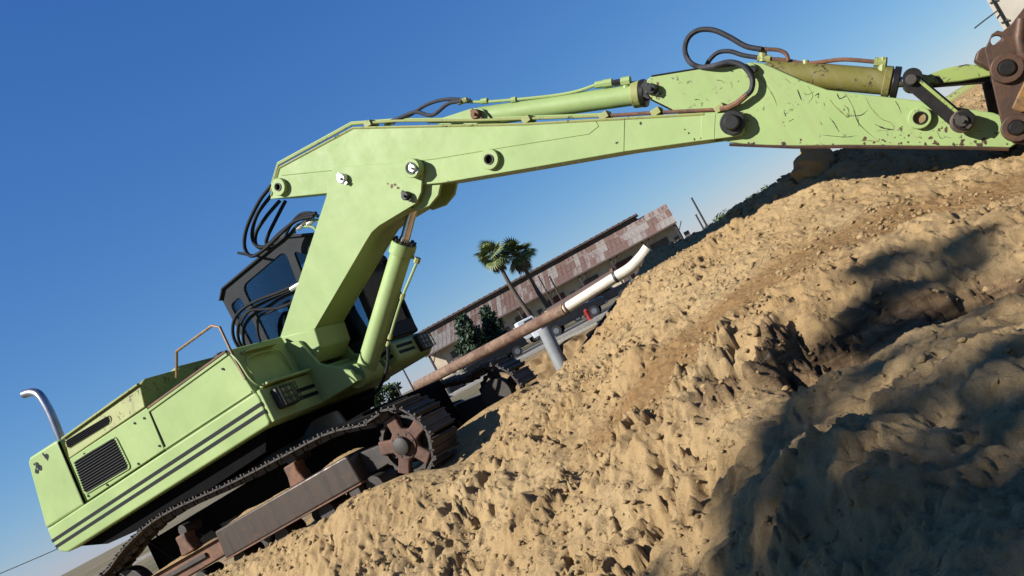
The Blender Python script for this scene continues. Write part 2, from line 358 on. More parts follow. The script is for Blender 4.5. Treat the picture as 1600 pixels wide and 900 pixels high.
for lx_, ly_, lz_ in ((-1.6, -1.85, -.13), (-.6, -1.85, -.10), (.4, -1.85, -.08), (1.4, -1.85, -.08), (2.3, -1.85, -.12), (3.2, -1.8, -.18), (3.5, -.5, -.06), (3.1, .2, .06), (3.7, .5, .04), (4.3, -.4, -.02), (4.2, 1.0, .06), (3.9, 1.4, .06), (2.2, 0, -.1)):
    q = MWp((lx_, ly_, lz_)); CP.append((q.x, q.y, q.z))
CP += [(0, 0, .05), (-2, 1, 0), (1, 1.2, .15), (2.4, .6, .2), (-3, 3.5, .02), (-6, 4, .1), (-9, 7, .3), (-10, 12, .45), (-9, 16, .45), (6, 2, .3), (9, 3, .6),
       (-4, 15, .45), (-1.5, 13.4, .48), (0, 13.2, .45), (.6, 12.0, .62), (1.5, 13.6, .6), (3, 14, 1.0), (5, 13.5, 1.4), (7.6, 13.0, 1.62), (.9, 12.6, .75), (1, 16, .55), (-1, 16, .5), (4, 17, .5), (9, 17, .5), (12, 9, 1.5), (12, 13, 1.2), (11, 5, .8)]
CP = np.array(CP)
def tps(d2): return d2*np.log(np.maximum(d2, 1e-9))*.5
_n = len(CP); _K = tps(((CP[:, None, :2]-CP[None, :, :2])**2).sum(-1)) + np.eye(_n)*.02
_A = np.zeros((_n+3, _n+3)); _A[:_n, :_n] = _K; _A[:_n, _n] = 1; _A[:_n, _n+1:] = CP[:, :2]; _A[_n:, :_n] = _A[:_n, _n:].T
_w = np.linalg.solve(_A, np.concatenate([CP[:, 2], np.zeros(3)]))
def sstep(a, b, x): t = np.clip((x-a)/(b-a), 0, 1); return t*t*(3-2*t)
BASE = .45
_cx = np.arange(-14, 18.01, .08); _cy = np.arange(-7, 19.01, .08); _CX, _CY = np.meshgrid(_cx, _cy)
_CZ = np.full(_CX.shape, _w[_n]) + _w[_n+1]*_CX + _w[_n+2]*_CY
for _i in range(_n): _CZ += _w[_i]*tps((_CX-CP[_i, 0])**2+(_CY-CP[_i, 1])**2)
_CZ = np.clip(_CZ, -.2, 2.3)
def terrain_base(x, y):
    fx = np.clip((x+14)/.08, 0, len(_cx)-1.001); fy = np.clip((y+7)/.08, 0, len(_cy)-1.001); i = fx.astype(int); j = fy.astype(int); a = fx-i; b = fy-j
    z = (_CZ[j, i]*(1-a)+_CZ[j, i+1]*a)*(1-b)+(_CZ[j+1, i]*(1-a)+_CZ[j+1, i+1]*a)*b
    w = sstep(-12, -8.5, x)*(1-sstep(11, 17, x))*sstep(-6, -1, y)*(1-sstep(14.5, 18, y))
    return BASE+(z-BASE)*w, w
def ground_hit(px, py):                        # where a line of sight meets the ground
    d = ray(px, py); d = d/d[1]; t = np.arange(1.5, 16, .02); P = EYE[None]+t[:, None]*d[None]
    z, _ = terrain_base(P[:, 0], P[:, 1]); k = np.argmax(P[:, 2] < z); return Vector(P[k])
def dist_line(x, y, pts):                      # distance to a polyline
    best = np.full(x.shape, 1e9)
    for (ax, ay), (bx, by) in zip(pts[:-1], pts[1:]):
        t = np.clip(((x-ax)*(bx-ax)+(y-ay)*(by-ay))/((bx-ax)**2+(by-ay)**2), 0, 1)
        best = np.minimum(best, np.hypot(x-ax-t*(bx-ax), y-ay-t*(by-ay)))
    return best
def xy(u, v, Y): p = at_uv(u, v, Y); return (p.x, p.y)
TRAIL = [xy(60, -240, 7.0), xy(200, -205, 7.1), xy(320, -180, 7.2), xy(480, -165, 7.1), xy(640, -185, 7.0), xy(800, -225, 6.8)]
FACE = [xy(215, -300, 5.6), xy(300, -320, 5.55), xy(400, -330, 5.5), xy(515, -340, 5.45), xy(620, -360, 5.3), xy(780, -400, 4.9)]
def slope_m(x, y): return sstep(-.05, .25, fbm(x*.8, y*.8, 2, .5, 70)+.28)
def terrain(x, y):
    z, w = terrain_base(x, y)
    mach = np.array([[mf[0], mf[1]], [ml[0], ml[1]]]); lx = (x-MO[0])*mach[0, 0]+(y-MO[1])*mach[0, 1]; ly = (x-MO[0])*mach[1, 0]+(y-MO[1])*mach[1, 1]
    under = 1-sstep(0, .35, np.maximum(np.abs(lx-.4)-2.95, np.abs(ly)-1.55))
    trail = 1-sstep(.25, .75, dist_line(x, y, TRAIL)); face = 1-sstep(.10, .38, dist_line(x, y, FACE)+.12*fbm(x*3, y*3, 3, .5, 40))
    nearm = (1-sstep(4.3, 5.4, y+.25*x*0))*sstep(.2, 1.0, x)      # the smooth mound at our feet
    bank = (1-sstep(8.1, 9.2, y))*(1-sstep(.9, 2.4, x+(y-6.5)*.25))
    rough = w*(1-.85*under)*(1-.6*trail)*(1-.72*nearm)*(.55+.45*bank)
    # warp, so that lumps lean and slump down towards the camera and to the left
    sx, sy = -.42, -.9; along = x*sx+y*sy; across = x*sy*-1+y*sx
    wx = fbm(x*1.7, y*1.7, 3, .5, 3)*.12; w1 = fbm(x*5, y*5, 3, .6, 101)*.06; w2 = fbm(x*5, y*5, 3, .6, 102)*.06
    big = fbm(x*.9, y*.9, 3, .5, 5)*.13
    lump = fbm(x*2.6+wx, y*2.6, 4, .5, 9)*.045
    # little scarps where the sand has broken away
    s1 = fbm((across+w1*2)*1.9, (along+w2*2)*1.2, 4, .55, 61); s2 = fbm((across+w1)*4.6, (along+w2)*2.6, 3, .6, 64); s3 = fbm((x+w1*.5)*10, (y+w2*.5)*8, 3, .6, 67)
    scarp = (sstep(-.03, .03, s1)-.5)*.055 + (sstep(.10, .15, s1)-.5)*.045 + (sstep(-.05, .04, s2)-.5)*.030*(.3+.7*sstep(-.1, .3, s1)) + (sstep(-.05, .14, s3)-.5)*.009
    run = fbm((across+wx)*6.5, along*2.0, 3, .55, 15, True)-.6
    flute = fbm((across+wx*1.6+w1*.6)*3.3, along*1.1, 3, .5, 115, True)-.7
    smo = sstep(-.18, .22, fbm(x*.75+3, y*.75, 3, .55, 150))
    ftp = sstep(.05, .25, fbm(x*.7, y*.7, 2, .5, 140))
    d, rid = worley(x*6+w1*8, y*6+w2*8, 2); clod = np.maximum(0, 1-(d/.40)**2)**.6*(rid > .72)*rid*.028
    d2, rid2 = worley(x*15+w1*14, y*15+w2*14, 5); clod2 = np.maximum(0, 1-(d2/.44)**2)**.6*(rid2 > .6)*rid2*.012
    pit, ridp = worley(x*2.6+w1*3, y*2.6+w2*3, 8); hole = -sstep(.24, .14, pit)*(ridp > .70)*.09
    pit2, rp2 = worley(x*7+w1*4, y*7+w2*4, 12); hole = hole-sstep(.27, .16, pit2)*(rp2 > .72)*.026*(.2+ftp)
    grain = fbm(x*16, y*16, 3, .65, 30)*.013 + (fbm(x*33, y*33, 2, .6, 35, True)-.6)*.0045
    free = w*(1-.9*under)
    z = z + rough*(big*.95+lump*(.6+.7*smo)+(clod+clod2)*(.3+.8*smo)+hole*(.6+ftp)+scarp*(.25+.65*smo)) + free*(1-nearm)*(1-trail)*run*.010*slope_m(x, y) + bank*free*(1-nearm)*flute*(.018+.066*smo) + free*grain*(1-.35*nearm)
    z = z + face*w*((fbm(x*2.2, y*1.4, 3, .5, 50, True)-.7)*.05 + scarp*.5 + clod)
    z = z + nearm*w*(fbm(x*1.3, y*1.3, 4, .5, 60)*.12 + clod*.3+clod2*.6 + (sstep(-.06, .06, s1)-.5)*.018+(sstep(.02, .10, s3)-.5)*.010+hole*.4)
    return z, w, trail, face
def dens(lo, hi, f, far):
    c = [lo]
    while c[-1] < hi: c.append(c[-1]+f(c[-1]))
    up = [c[-1]]; st = .25
    while up[-1] < far: up.append(up[-1]+st); st *= 1.22
    dn = [lo]; st = .25
    while dn[-1] > -far: dn.append(dn[-1]-st); st *= 1.22
    return np.array(dn[:0:-1]+c+up[1:])
gx = dens(-5.6, 7.0, lambda t: .0155, 1500); gy = dens(2.4, 12.4, lambda t: .0075+.0016*t, 1500)
X, Y = np.meshgrid(gx, gy); Z, TW, TT, TF = terrain(X, Y)
nx, ny = len(gx), len(gy)
# push the loose clods sideways too, for small overhangs
dxn = fbm(X*6, Y*6, 3, .6, 80)*.025*TW; dyn = fbm(X*6, Y*6, 3, .6, 90)*.025*TW
inner = ((X > -5.4) & (X < 6.8) & (Y > 2.6) & (Y < 12.2))
V = np.stack([X+dxn*inner, Y+dyn*inner, Z], -1).reshape(-1, 3).astype(np.float32)
ii = np.arange(nx*ny).reshape(ny, nx); Q = np.stack([ii[:-1, :-1], ii[:-1, 1:], ii[1:, 1:], ii[1:, :-1]], -1).reshape(-1, 4)
me = bpy.data.meshes.new('sand_ground'); me.vertices.add(len(V)); me.vertices.foreach_set('co', V.ravel())
me.loops.add(Q.size); me.loops.foreach_set('vertex_index', Q.ravel().astype(np.int32)); me.polygons.add(len(Q))
me.polygons.foreach_set('loop_start', np.arange(0, Q.size, 4, dtype=np.int32)); me.polygons.foreach_set('loop_total', np.full(len(Q), 4, dtype=np.int32))
me.update(calc_edges=True); me.polygons.foreach_set('use_smooth', np.ones(len(Q), dtype=bool))
ca = me.color_attributes.new('ground_kind', 'FLOAT_COLOR', 'POINT')
FARK = np.clip(1-TW, 0, 1)
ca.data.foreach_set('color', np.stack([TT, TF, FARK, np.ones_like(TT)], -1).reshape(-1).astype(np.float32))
me.materials.append(MATS['sand']); ground = bpy.data.objects.new('sand_ground', me); link(ground); ground['kind'] = 'structure'
def gz(x, y): return float(terrain(np.array([[float(x)]]), np.array([[float(y)]]))[0][0, 0])

# ------------------------------------------------------------------ the excavator
EX = empty('excavator', mat=MW)
tag(EX, 'lime green crawler excavator with black stripes, boom reaching over the sand heap', 'excavator')
def px3(y, *pts): return [L(a, b, y) for a, b in pts]
S = -1.35
# --- house: skirt, counterweight, engine hood, tool box
sk = MB().prism([(-3.28, 1.24), (-3.12, 1.17), (1.30, 1.15), (1.34, 1.18), (1.36, 1.52), (1.33, 1.585), (-3.33, 1.62), (-3.34, 1.42)], S, 1.30).build('skirt', 'lime', EX, bevel=.035, seg=3)
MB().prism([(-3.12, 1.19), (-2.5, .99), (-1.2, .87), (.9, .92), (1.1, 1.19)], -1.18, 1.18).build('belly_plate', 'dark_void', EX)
for z0, z1, x0 in ((1.405, 1.452, -3.335), (1.305, 1.352, -3.315)):
    zs = lambda x: -.008*x/4
    MB().prism([(x0, z0), (1.352, z0-.005), (1.352, z1-.005), (x0, z1)], S-.004, S+.01).build('stripe', 'stripe_black', sk, smooth=0)
cwb = MB().prism([(-3.36, 1.63), (-2.36, 1.60), (-2.31, 2.59), (-2.40, 2.61), (-3.02, 2.64), (-3.10, 2.60)], S+.004, 1.30).build('counterweight', 'lime', EX, bevel=.04, seg=3)
# bare metal patches where the paint is gone
mp = MB()
for cx, cz, r, n in ((-2.93, 2.47, .075, 11), (-2.99, 2.40, .06, 9), (-2.88, 2.41, .05, 9), (-2.66, 2.49, .06, 10), (-2.70, 2.55, .035, 8), (-2.98, 2.51, .03, 7)):
    b = len(mp.v); pts = [(cx+math.cos(2*math.pi*k/n)*r*random.uniform(.4, 1.1), S+.0015, cz+math.sin(2*math.pi*k/n)*r*random.uniform(.4, 1.1)) for k in range(n)]
    mp.add(pts, [tuple(range(n))])
mp.build('bare_patches', 'grease', cwb, smooth=0, kind='stuff')
hood = MB().prism([(-2.27, 1.63), (-.47, 1.62), (-.42, 2.20), (-.44, 2.22), (-2.24, 2.27)], S+.002, 1.28).build('engine_door', 'lime', EX, bevel=.012)
# upper hood band leans inward towards the top
hv = []
for x0, z0, x1, z1, y in ((-2.24, 2.275, -.45, 2.235, S), (-2.22, 2.56, -.42, 2.53, S+.05), (-2.20, 2.62, -.40, 2.60, S+.16)):
    hv += [(x0, y, z0), (x1, y, z1)]
hv += [(-2.20, 1.2, 2.66), (-.40, 1.2, 2.64), (-2.24, 1.28, 2.275), (-.45, 1.28, 2.235)]
hb = MB().add(hv, [(0, 1, 3, 2), (2, 3, 5, 4), (4, 5, 7, 6), (6, 7, 9, 8), (0, 2, 4, 6, 8), (1, 9, 7, 5, 3), (0, 8, 9, 1)]).build('hood_top', 'lime_dusty', EX, bevel=.015)
MB().bar((-2.22, S+.03, 2.575), (-.41, S+.03, 2.548), .05, .028).build('hood_gutter', 'lime_dusty', hb, bevel=.006)
def rrect(c, r, n=4):
    out = []
    (x0, z0), (x1, z1), (x2, z2), (x3, z3) = c; P = [Vector(p) for p in c]
    for i in range(4):
        p = P[i]; a = (P[i-1]-p).normalized()*r; b = (P[(i+1) % 4]-p).normalized()*r
        for k in range(n+1):
            t = k/n; q = (p+a)*(1-t)**2+p*2*t*(1-t)+(p+b)*t*t; out.append((q.x, q.y))
    return out
def grille(corners, y, nslat, name, mat_frame, frame=.03, lean=0.0):
    g = empty(name); g.parent = EX
    out = rrect(corners, .07); inn = rrect([tuple(Vector(c)+(Vector((sum(p[0] for p in corners)/4, sum(p[1] for p in corners)/4))-Vector(c)).normalized()*frame*1.4) for c in corners], .06)
    MB().prism(out, y-.012, y+.02, [inn]).build('grille_frame', mat_frame, g, bevel=.004)
    MB().prism(inn, y-.003, y+.001).build('grille_backing', 'dark_void', g, smooth=0)
    a, b, c, d = [Vector(p) for p in (inn[0], inn[5], inn[10], inn[15])]
    ins = Vector((0, 0))
    q0, q1, q2, q3 = [Vector(p)+(sum((Vector(k) for k in corners), Vector((0, 0)))/4-Vector(p))*.045 for p in corners]
    for k in range(nslat):
        t = (k+.5)/nslat; l0 = q0.lerp(q3, t); l1 = q1.lerp(q2, t); h = (q3-q0).length/nslat*.42
        if k == 0: l0 = l0.lerp(l1, .04); l1 = l1.lerp(l0, .04)
        vs = [(l0.x, y-.004, l0.y+h), (l1.x, y-.004, l1.y+h), (l1.x, y-.022, l1.y-h*.2), (l0.x, y-.022, l0.y-h*.2), (l0.x, y-.005, l0.y-h*.6), (l1.x, y-.005, l1.y-h*.6)]
        MB().add(vs, [(0, 1, 2, 3), (3, 2, 5, 4)]).build('slat', 'stripe_black', g, smooth=0)
    return g
grille(LX(S, (133, 774), (206, 731), (181, 680), (114, 721)), S-.002, 13, 'door_grille', 'lime')
g2 = grille(LX(S, (104, 703), (174, 661), (170, 648), (99, 690)), S+.022, 5, 'slot_grille', 'lime_dusty', .018)
tb = MB().prism([(-.46, 1.60), (1.33, 1.575), (1.23, 2.205), (-.405, 2.20)], S+.006, -.42).build('tool_box', 'lime', EX, bevel=.015)
MB().bar((-.40, S+.012, 2.205), (1.22, S+.012, 2.21), .045, .03).build('lid_edge', 'rust', tb, bevel=.006)
MB().prism([(-.42, 2.15), (1.225, 2.155), (1.22, 2.19), (-.41, 2.185)], S-.012, S+.02).build('lid_lip', 'lime', tb, bevel=.005)
MB().prism([(-.455, 1.62), (1.30, 1.60), (1.30, 1.625), (-.453, 1.645)], S-.008, S+.02).build('lower_bead', 'lime', tb, bevel=.004)
for x in (-.436, -2.33):                      # dark panel joints
    MB().prism([(x-.012-.02*(x < -1), 1.62), (x+.004-.02*(x < -1), 1.62), (x+.035, 2.21+.35*(x < -1)), (x+.018, 2.21+.35*(x < -1))], S-.003, S+.03).build('panel_joint', 'dark_void', EX, smooth=0)
bo = None
for x, z in ((-2.2, 1.68), (-1.75, 1.66), (-1.4, 1.70), (-.52, 1.70), (-.55, 2.12), (-1.9, 2.2), (-.75, 2.14), (-2.18, 2.1), (-1.02, 1.66), (1.05, 2.05)):
    if bo is None: bo = cyl((0, 0, 0), (0, -.012, 0), .016, 8).build('bolt', 'grease', EX); bo.location = (x, S, z)
    else: inst(bo, EX, (x, S, z))
# engine deck behind the tool box and the centre deck
MB().box((-2.2, -.6, 2.4), (-.42, 1.1, 2.665)).build('deck_hatch', 'lime_dusty', EX, bevel=.02)
MB().prism([(-.42, 1.60), (1.2, 1.6), (1.15, 1.95), (-.42, 2.0)], -.41, 1.28).build('centre_deck', 'lime', EX, bevel=.01)
# front face of the tool box: pressed panel with two step ledges
fx = 1.27
fp = MB().prism([(1.19, 1.58), (1.325, 1.58), (1.265, 2.20), (1.22, 2.22)], -1.30, -.38).build('front_panel', 'lime', EX, bevel=.01)
MB().box((1.24, -1.20, 2.10), (1.36, -.62, 2.135)).build('step', 'lime_worn', EX, bevel=.008)
MB().box((1.29, -1.26, 1.60), (1.50, -.42, 1.635)).build('step', 'lime_worn', EX, bevel=.008)
MB().tube(smooth_pts([(1.33, -1.24, 1.72), (1.33, -1.2, 2.02), (1.32, -.7, 2.04), (1.33, -.58, 1.95), (1.34, -.56, 1.72)]), .012, 6).build('panel_bead', 'lime', fp)
MB().tube(smooth_pts([(1.27, -1.34, 2.14), (1.34, -1.36, 2.0), (1.38, -1.36, 1.75), (1.42, -1.28, 1.62), (1.50, -1.1, 1.615)]), .014, 6).build('grab_bar', 'lime_worn', EX)
# front stripes beside the lamp and lower beam
fb = MB().box((1.345, -1.33, 1.16), (1.40, -.38, 1.59)).build('front_beam', 'lime', EX, bevel=.012)
for z0 in (1.39, 1.29): MB().box((1.38, -.78, z0), (1.405, -.385, z0+.05)).build('stripe', 'stripe_black', fb, smooth=0)
def lamp(c, w, h):
    g = empty('work_lamp'); g.parent = EX; x, y, z = c
    MB().prism(rrect([(y-w/2, z-h/2), (y+w/2, z-h/2), (y+w/2, z+h/2), (y-w/2, z+h/2)], .05), 0, .1).build('lamp_housing', 'cab_dark', g, bevel=.01)
    for o in g.children:      # prism is drawn in x,z -> turn so that it faces forward
        o.data.transform(Matrix(((0, -1, 0, x+.1), (1, 0, 0, 0), (0, 0, 1, 0), (0, 0, 0, 1))))
    MB().box((x+.095, y-w*.4, z-h*.4), (x+.104, y+w*.4, z+h*.4)).build('lens', 'lamp_glass', g, smooth=0)
    for k in range(4): MB().bar((x+.135, y-w*.45+k*w*.3, z-h*.48), (x+.135, y-w*.45+k*w*.3, z+h*.48), .010, .010).build('guard_bar', 'grease', g, smooth=0)
    for k in range(4): MB().bar((x+.142, y-w*.48, z-h*.42+k*h*.28), (x+.142, y+w*.48, z-h*.42+k*h*.28), .010, .010).build('guard_bar', 'grease', g, smooth=0)
    return g
lamp((1.40, -1.02, 1.40), .34, .27)
# hand rail
rp = [L(276, 590, -1.2), L(276, 549, -1.2), L(331, 509, -1.25), L(343, 511, -1.28), L(366, 560, -1.33), L(384, 592, -1.36)]
MB().tube(rp, .019, 8).build('hand_rail', 'rail_rust', EX)
MB().tube([(.98, -1.22, 2.20), (.98, -1.22, 2.27), (.98, -1.22, 2.275)], [.075, .075, .055], 14).build('filler_cap', 'cab_dark', EX)
# exhaust
ep = smooth_pts([L(97, 690, -.9), L(82, 652, -.9), L(69, 627, -.9), L(59, 615, -.9), L(48, 613, -.9), L(38, 616, -.9)], 5)
MB().tube(ep, .062, 14).build('exhaust_pipe', 'exhaust', EX)
# --- boom foot, centre frame
for y in (-.40, .34):
    MB().prism([(.75, 1.18), (2.05, 1.16), (2.02, 1.32), (1.62, 1.62), (1.50, 2.02), (1.28, 2.10), (.95, 1.85)], y, y+.06).build('boom_bracket', 'lime', EX, bevel=.01)
MB().prism([(1.0, 1.17), (2.0, 1.17), (1.98, 1.25), (1.55, 1.52), (1.40, 1.58), (1.0, 1.58)], -.34, .34).build('bracket_web', 'lime', EX, bevel=.01)
for k in range(3): MB().box((1.5+k*.17, -.36, 1.50-k*.1), (1.53+k*.17, .36, 1.60-k*.1)).build('bracket_rib', 'lime', EX, bevel=.005)
MB().box((1.36, -.38, 1.16), (1.98, .9, 1.24)).build('front_plate', 'lime', EX, bevel=.01)
# cab platform with its own lamp and stripes
cp_ = MB().prism([(.9, 1.18), (2.10, 1.16), (2.20, 1.22), (2.20, 1.46), (2.08, 1.52), (.9, 1.54)], .42, 1.34).build('cab_platform', 'lime', EX, bevel=.04, seg=3)
for z0 in (1.37, 1.285): MB().box((1.0, .416, z0), (2.14, .43, z0+.045)).build('stripe', 'stripe_black', cp_, smooth=0); MB().box((2.19, .5, z0), (2.204, .90, z0+.045)).build('stripe', 'stripe_black', cp_, smooth=0)
lamp((2.17, 1.12, 1.34), .30, .25)
# --- cab
CAB = empty('cab'); CAB.parent = EX
cabo = [(-.08, 1.54), (-.12, 3.40), (.02, 3.52), (1.45, 3.56), (1.92, 3.32), (2.22, 2.72), (2.10, 1.54)]
w_rear = rrect([(.0, 2.0), (.20, 2.0), (.22, 3.28), (-.02, 3.26)], .08)
w_main = rrect([(.31, 2.0), (1.12, 1.95), (1.33, 3.42), (.34, 3.38)], .12)
w_front = rrect([(1.24, 1.75), (2.02, 1.75), (2.12, 2.70), (1.46, 3.34)], .08)
for y in (.44, 1.29):
    MB().prism(cabo, y, y+.05, [w_rear, w_main, w_front]).build('cab_side', 'cab_grey', CAB, bevel=.008)
    for wv in (w_rear, w_main, w_front): MB().prism(wv, y+.02, y+.026).build('window_pane', 'cab_glass', CAB, smooth=0)
MB().prism([(-.16, 3.41), (.0, 3.55), (1.46, 3.60), (1.97, 3.345), (1.95, 3.31), (1.45, 3.555), (.02, 3.515), (-.125, 3.395)], .40, 1.38).build('cab_roof', 'cab_grey', CAB, bevel=.012)
MB().box((-.10, .49, 1.54), (-.06, 1.29, 2.3)).build('cab_rear_wall', 'cab_grey', CAB)
MB().box((-.12, .49, 3.25), (-.07, 1.29, 3.42)).build('cab_rear_header', 'cab_grey', CAB)
def quadpane(a, b, name, mat, y0=.50, y1=1.28, th=.006):
    d = Vector((b[0]-a[0], b[1]-a[1])).normalized(); n = Vector((d.y, -d.x))*th
    return MB().prism([a, b, (b[0]-n.x, b[1]-n.y), (a[0]-n.x, a[1]-n.y)], y0, y1).build(name, mat, CAB, smooth=0)
quadpane((2.18, 2.72), (1.90, 3.29), 'windshield_upper', 'cab_glass'); quadpane((2.085, 1.75), (2.185, 2.68), 'windshield_lower', 'cab_glass'); quadpane((-.09, 2.3), (-.10, 3.25), 'rear_pane', 'cab_glass')
MB().bar((2.19, .44, 2.70), (2.19, 1.33, 2.70), .05, .04).build('windshield_bar', 'cab_grey', CAB); MB().bar((2.09, .44, 1.66), (2.09, 1.33, 1.66), .05, .2).build('windshield_sill', 'cab_grey', CAB)
MB().prism(rrect([(.34, 2.78), (1.22, 2.84), (1.33, 3.42), (.35, 3.38)], .06), .475, .485).build('window_blind', 'cab_dark', CAB, smooth=0)
st_ = MB().prism([(.35, 1.9), (.95, 1.95), (.95, 2.08), (.55, 2.08), (.42, 2.85), (.27, 2.85)], .62, 1.10).build('driver_seat', 'black_rubber', CAB, bevel=.05, seg=3)
MB().prism([(1.45, 1.6), (1.75, 1.6), (1.70, 2.2), (1.45, 2.25)], .55, .80).build('console', 'cab_dark', CAB, bevel=.02); MB().tube([(1.6, .7, 2.2), (1.58, .72, 2.5)], .02, 6).build('joystick', 'cab_dark', CAB)
MB().box((-.05, .5, 1.54), (2.05, 1.28, 1.62)).build('cab_floor', 'cab_dark', CAB)
MB().tube(smooth_pts([(1.6, .5, 3.56), (1.3, .52, 3.64), (.8, .52, 3.64)]), .018, 6).build('roof_conduit', 'cab_dark', CAB)
# --- lower boom leg (fork that holds the upper boom between its cheeks)
leg_px = [(510, 306), (438, 526), (450, 537), (474, 530), (492, 514), (574, 374), (581, 363), (592, 353), (650, 318), (658, 300), (660, 270), (656, 256), (648, 250), (640, 252), (520, 262), (512, 280)]
legp = LX(-.31, *leg_px)
lower = [(1.10, 1.9), (1.45, 1.72), (1.62, 1.78)]
LEG = empty('boom_leg'); LEG.parent = EX
for y in (-.31, .27): MB().prism(legp, y, y+.04).build('cheek_plate', 'lime', LEG, bevel=.006)
mid = LX(-.31, (508, 318), (440, 524), (455, 535), (474, 530), (491, 513), (573, 374), (580, 364), (591, 354), (640, 325), (560, 330))
MB().prism(mid, -.272, .272).build('leg_box', 'lime', LEG, bevel=.004)
ft = LX(-.31, (438, 526), (450, 540), (474, 532), (492, 514)); cxm = (sum(p[0] for p in ft)/4, sum(p[1] for p in ft)/4)
MB().prism([(1.16, 2.24), (1.77, 2.06), (1.72, 1.80), (1.50, 1.66), (1.22, 1.72), (1.08, 1.95)], -.33, .33).build('leg_foot', 'lime', LEG, bevel=.02)
# --- upper boom
bt = LX(-.265, (437, 262), (552, 200), (820, 194), (972, 187), (1160, 174)); bb = LX(-.265, (1163, 206), (1158, 212), (1135, 215), (975, 237), (820, 264), (690, 286), (512, 302), (422, 311))
BOOM = MB().prism(bt[:-1]+LX(-.265, (1110, 178))+LX(-.265, (1104, 219))+bb[3:], -.265, .265).build('boom', 'lime', EX, bevel=.008)
for y0, y1 in ((-.267, -.215), (.215, .267)):
    MB().prism(LX(-.265, (1095, 179), (1160, 174), (1163, 206), (1158, 212), (1135, 215), (1095, 220)), y0, y1).build('fork_plate', 'lime', BOOM, bevel=.006)
# flange strips along the top and bottom edges
def strip(px, y, w, h, mat, name, par, dz=0.0):
    pts = [L(a, b, y) for a, b in px]; m = MB()
    m.tube([p+Vector((0, 0, dz)) for p in pts], w, 6); return m.build(name, mat, par)
for y in (-.262, .262): strip([(424, 306), (437, 262), (552, 200), (820, 194), (1100, 178)], y if y < 0 else .262, .016, .02, 'lime_dusty', 'flange', BOOM) if y < 0 else None
def boss(px, py, y, r, h, hole, mat='lime', par=None, pin='dark_void', rim=None):
    c = L(px, py, y); b = MB().ring((c.x, y+.02, c.z), (0, -1, 0), hole, r, h+.02, 28).build('pin_boss', mat, par or BOOM, bevel=.008)
    MB().ring((c.x, y-h+.001, c.z), (0, -1, 0), hole, hole*1.22, .012, 24).build('pin_bush', rim or 'grease', par or BOOM)
    cyl((c.x, y+.02, c.z), (c.x, y-h+.03, c.z), hole*.99, 20).build('pin_hole', pin, par or BOOM); return c
boss(439, 292, -.265, .115, .06, .045); boss(767, 249, -.265, .12, .055, .05)
def pinhead(px, py, y, r, h, mat, par, lockplate=True):
    c = L(px, py, y); MB().tube([(c.x, y+.05, c.z), (c.x, y-h*.8, c.z), (c.x, y-h, c.z)], [r, r, r*.82], 18).build('pin', mat, par)
    if lockplate: MB().bar((c.x-.02, y-h*.55, c.z+r*1.3), (c.x+.03, y-h*.55, c.z-r*1.5), .05, .02, (0, 1, 0)).build('pin_lock', mat, par, bevel=.004); MB().tube([(c.x, y-h*.7, c.z), (c.x, y-h-.03, c.z)], r*.3, 8).build('grease_nipple', mat, par)
    return c
pinhead(537, 279, -.31, .065, .07, 'zinc', LEG); boss(649, 263, -.31, .115, .10, .06, 'lime', LEG, 'zinc'); pinhead(649, 263, -.36, .05, .09, 'zinc', LEG)
pinhead(637, 306, -.31, .055, .08, 'grease', LEG)
MB().ring((L(1145, 192, -.265).x, -.25, L(1145, 192, -.265).z), (0, -1, 0), .05, .125, .06, 24).build('pivot_collar', 'grease', BOOM, bevel=.008)
pinhead(1145, 192, -.27, .08, .10, 'grease', BOOM, False)
# weld seam lines standing a little proud on the boom side
for pp in ([(440, 274), (520, 266), (680, 248), (800, 228), (920, 209), (935, 197), (931, 190)], [(975, 188), (974, 236)], [(1117, 178), (1115, 218)]):
    MB().tube([L(a, b, -.266) for a, b in pp], .006, 5).build('weld_seam', 'lime', BOOM)
def chips(spec, y, par, name='bare_patches', mat='grease'):
    m = MB(); rq = random.Random(int(spec[0][0]*7+spec[0][1]))
    for a, b, r in spec:
        c = L(a, b, y); n = 9; b0_ = len(m.v)
        m.add([(c.x+math.cos(2*math.pi*k/n)*r*rq.uniform(.35, 1.2), y, c.z+math.sin(2*math.pi*k/n)*r*rq.uniform(.35, 1.2)) for k in range(n)], [tuple(range(n))])
    return m.build(name, mat, par, smooth=0, kind='stuff')
chips([(606, 287, .018), (612, 291, .03), (617, 289, .025), (622, 293, .022), (628, 299, .018), (633, 303, .03), (641, 312, .025), (645, 316, .02)], -.3115, LEG, mat='rust')
chips([(1001, 193, .02), (964, 223, .018), (1070, 202, .012), (1076, 208, .012), (935, 247, .01), (880, 255, .012), (840, 262, .014), (905, 252, .012), (1085, 218, .015), (1110, 214, .018), (1125, 213, .02), (1095, 216, .012), (700, 283, .012), (760, 274, .01), (730, 279, .008)], -.2665, BOOM)
# lug under the boom bend for the cylinder
lug = LX(-.2, (655, 280), (690, 286), (686, 305), (672, 322), (650, 330), (640, 318))
for y in (-.22, .17): MB().prism(lug, y, y+.05).build('cylinder_lug', 'lime', LEG, bevel=.008)
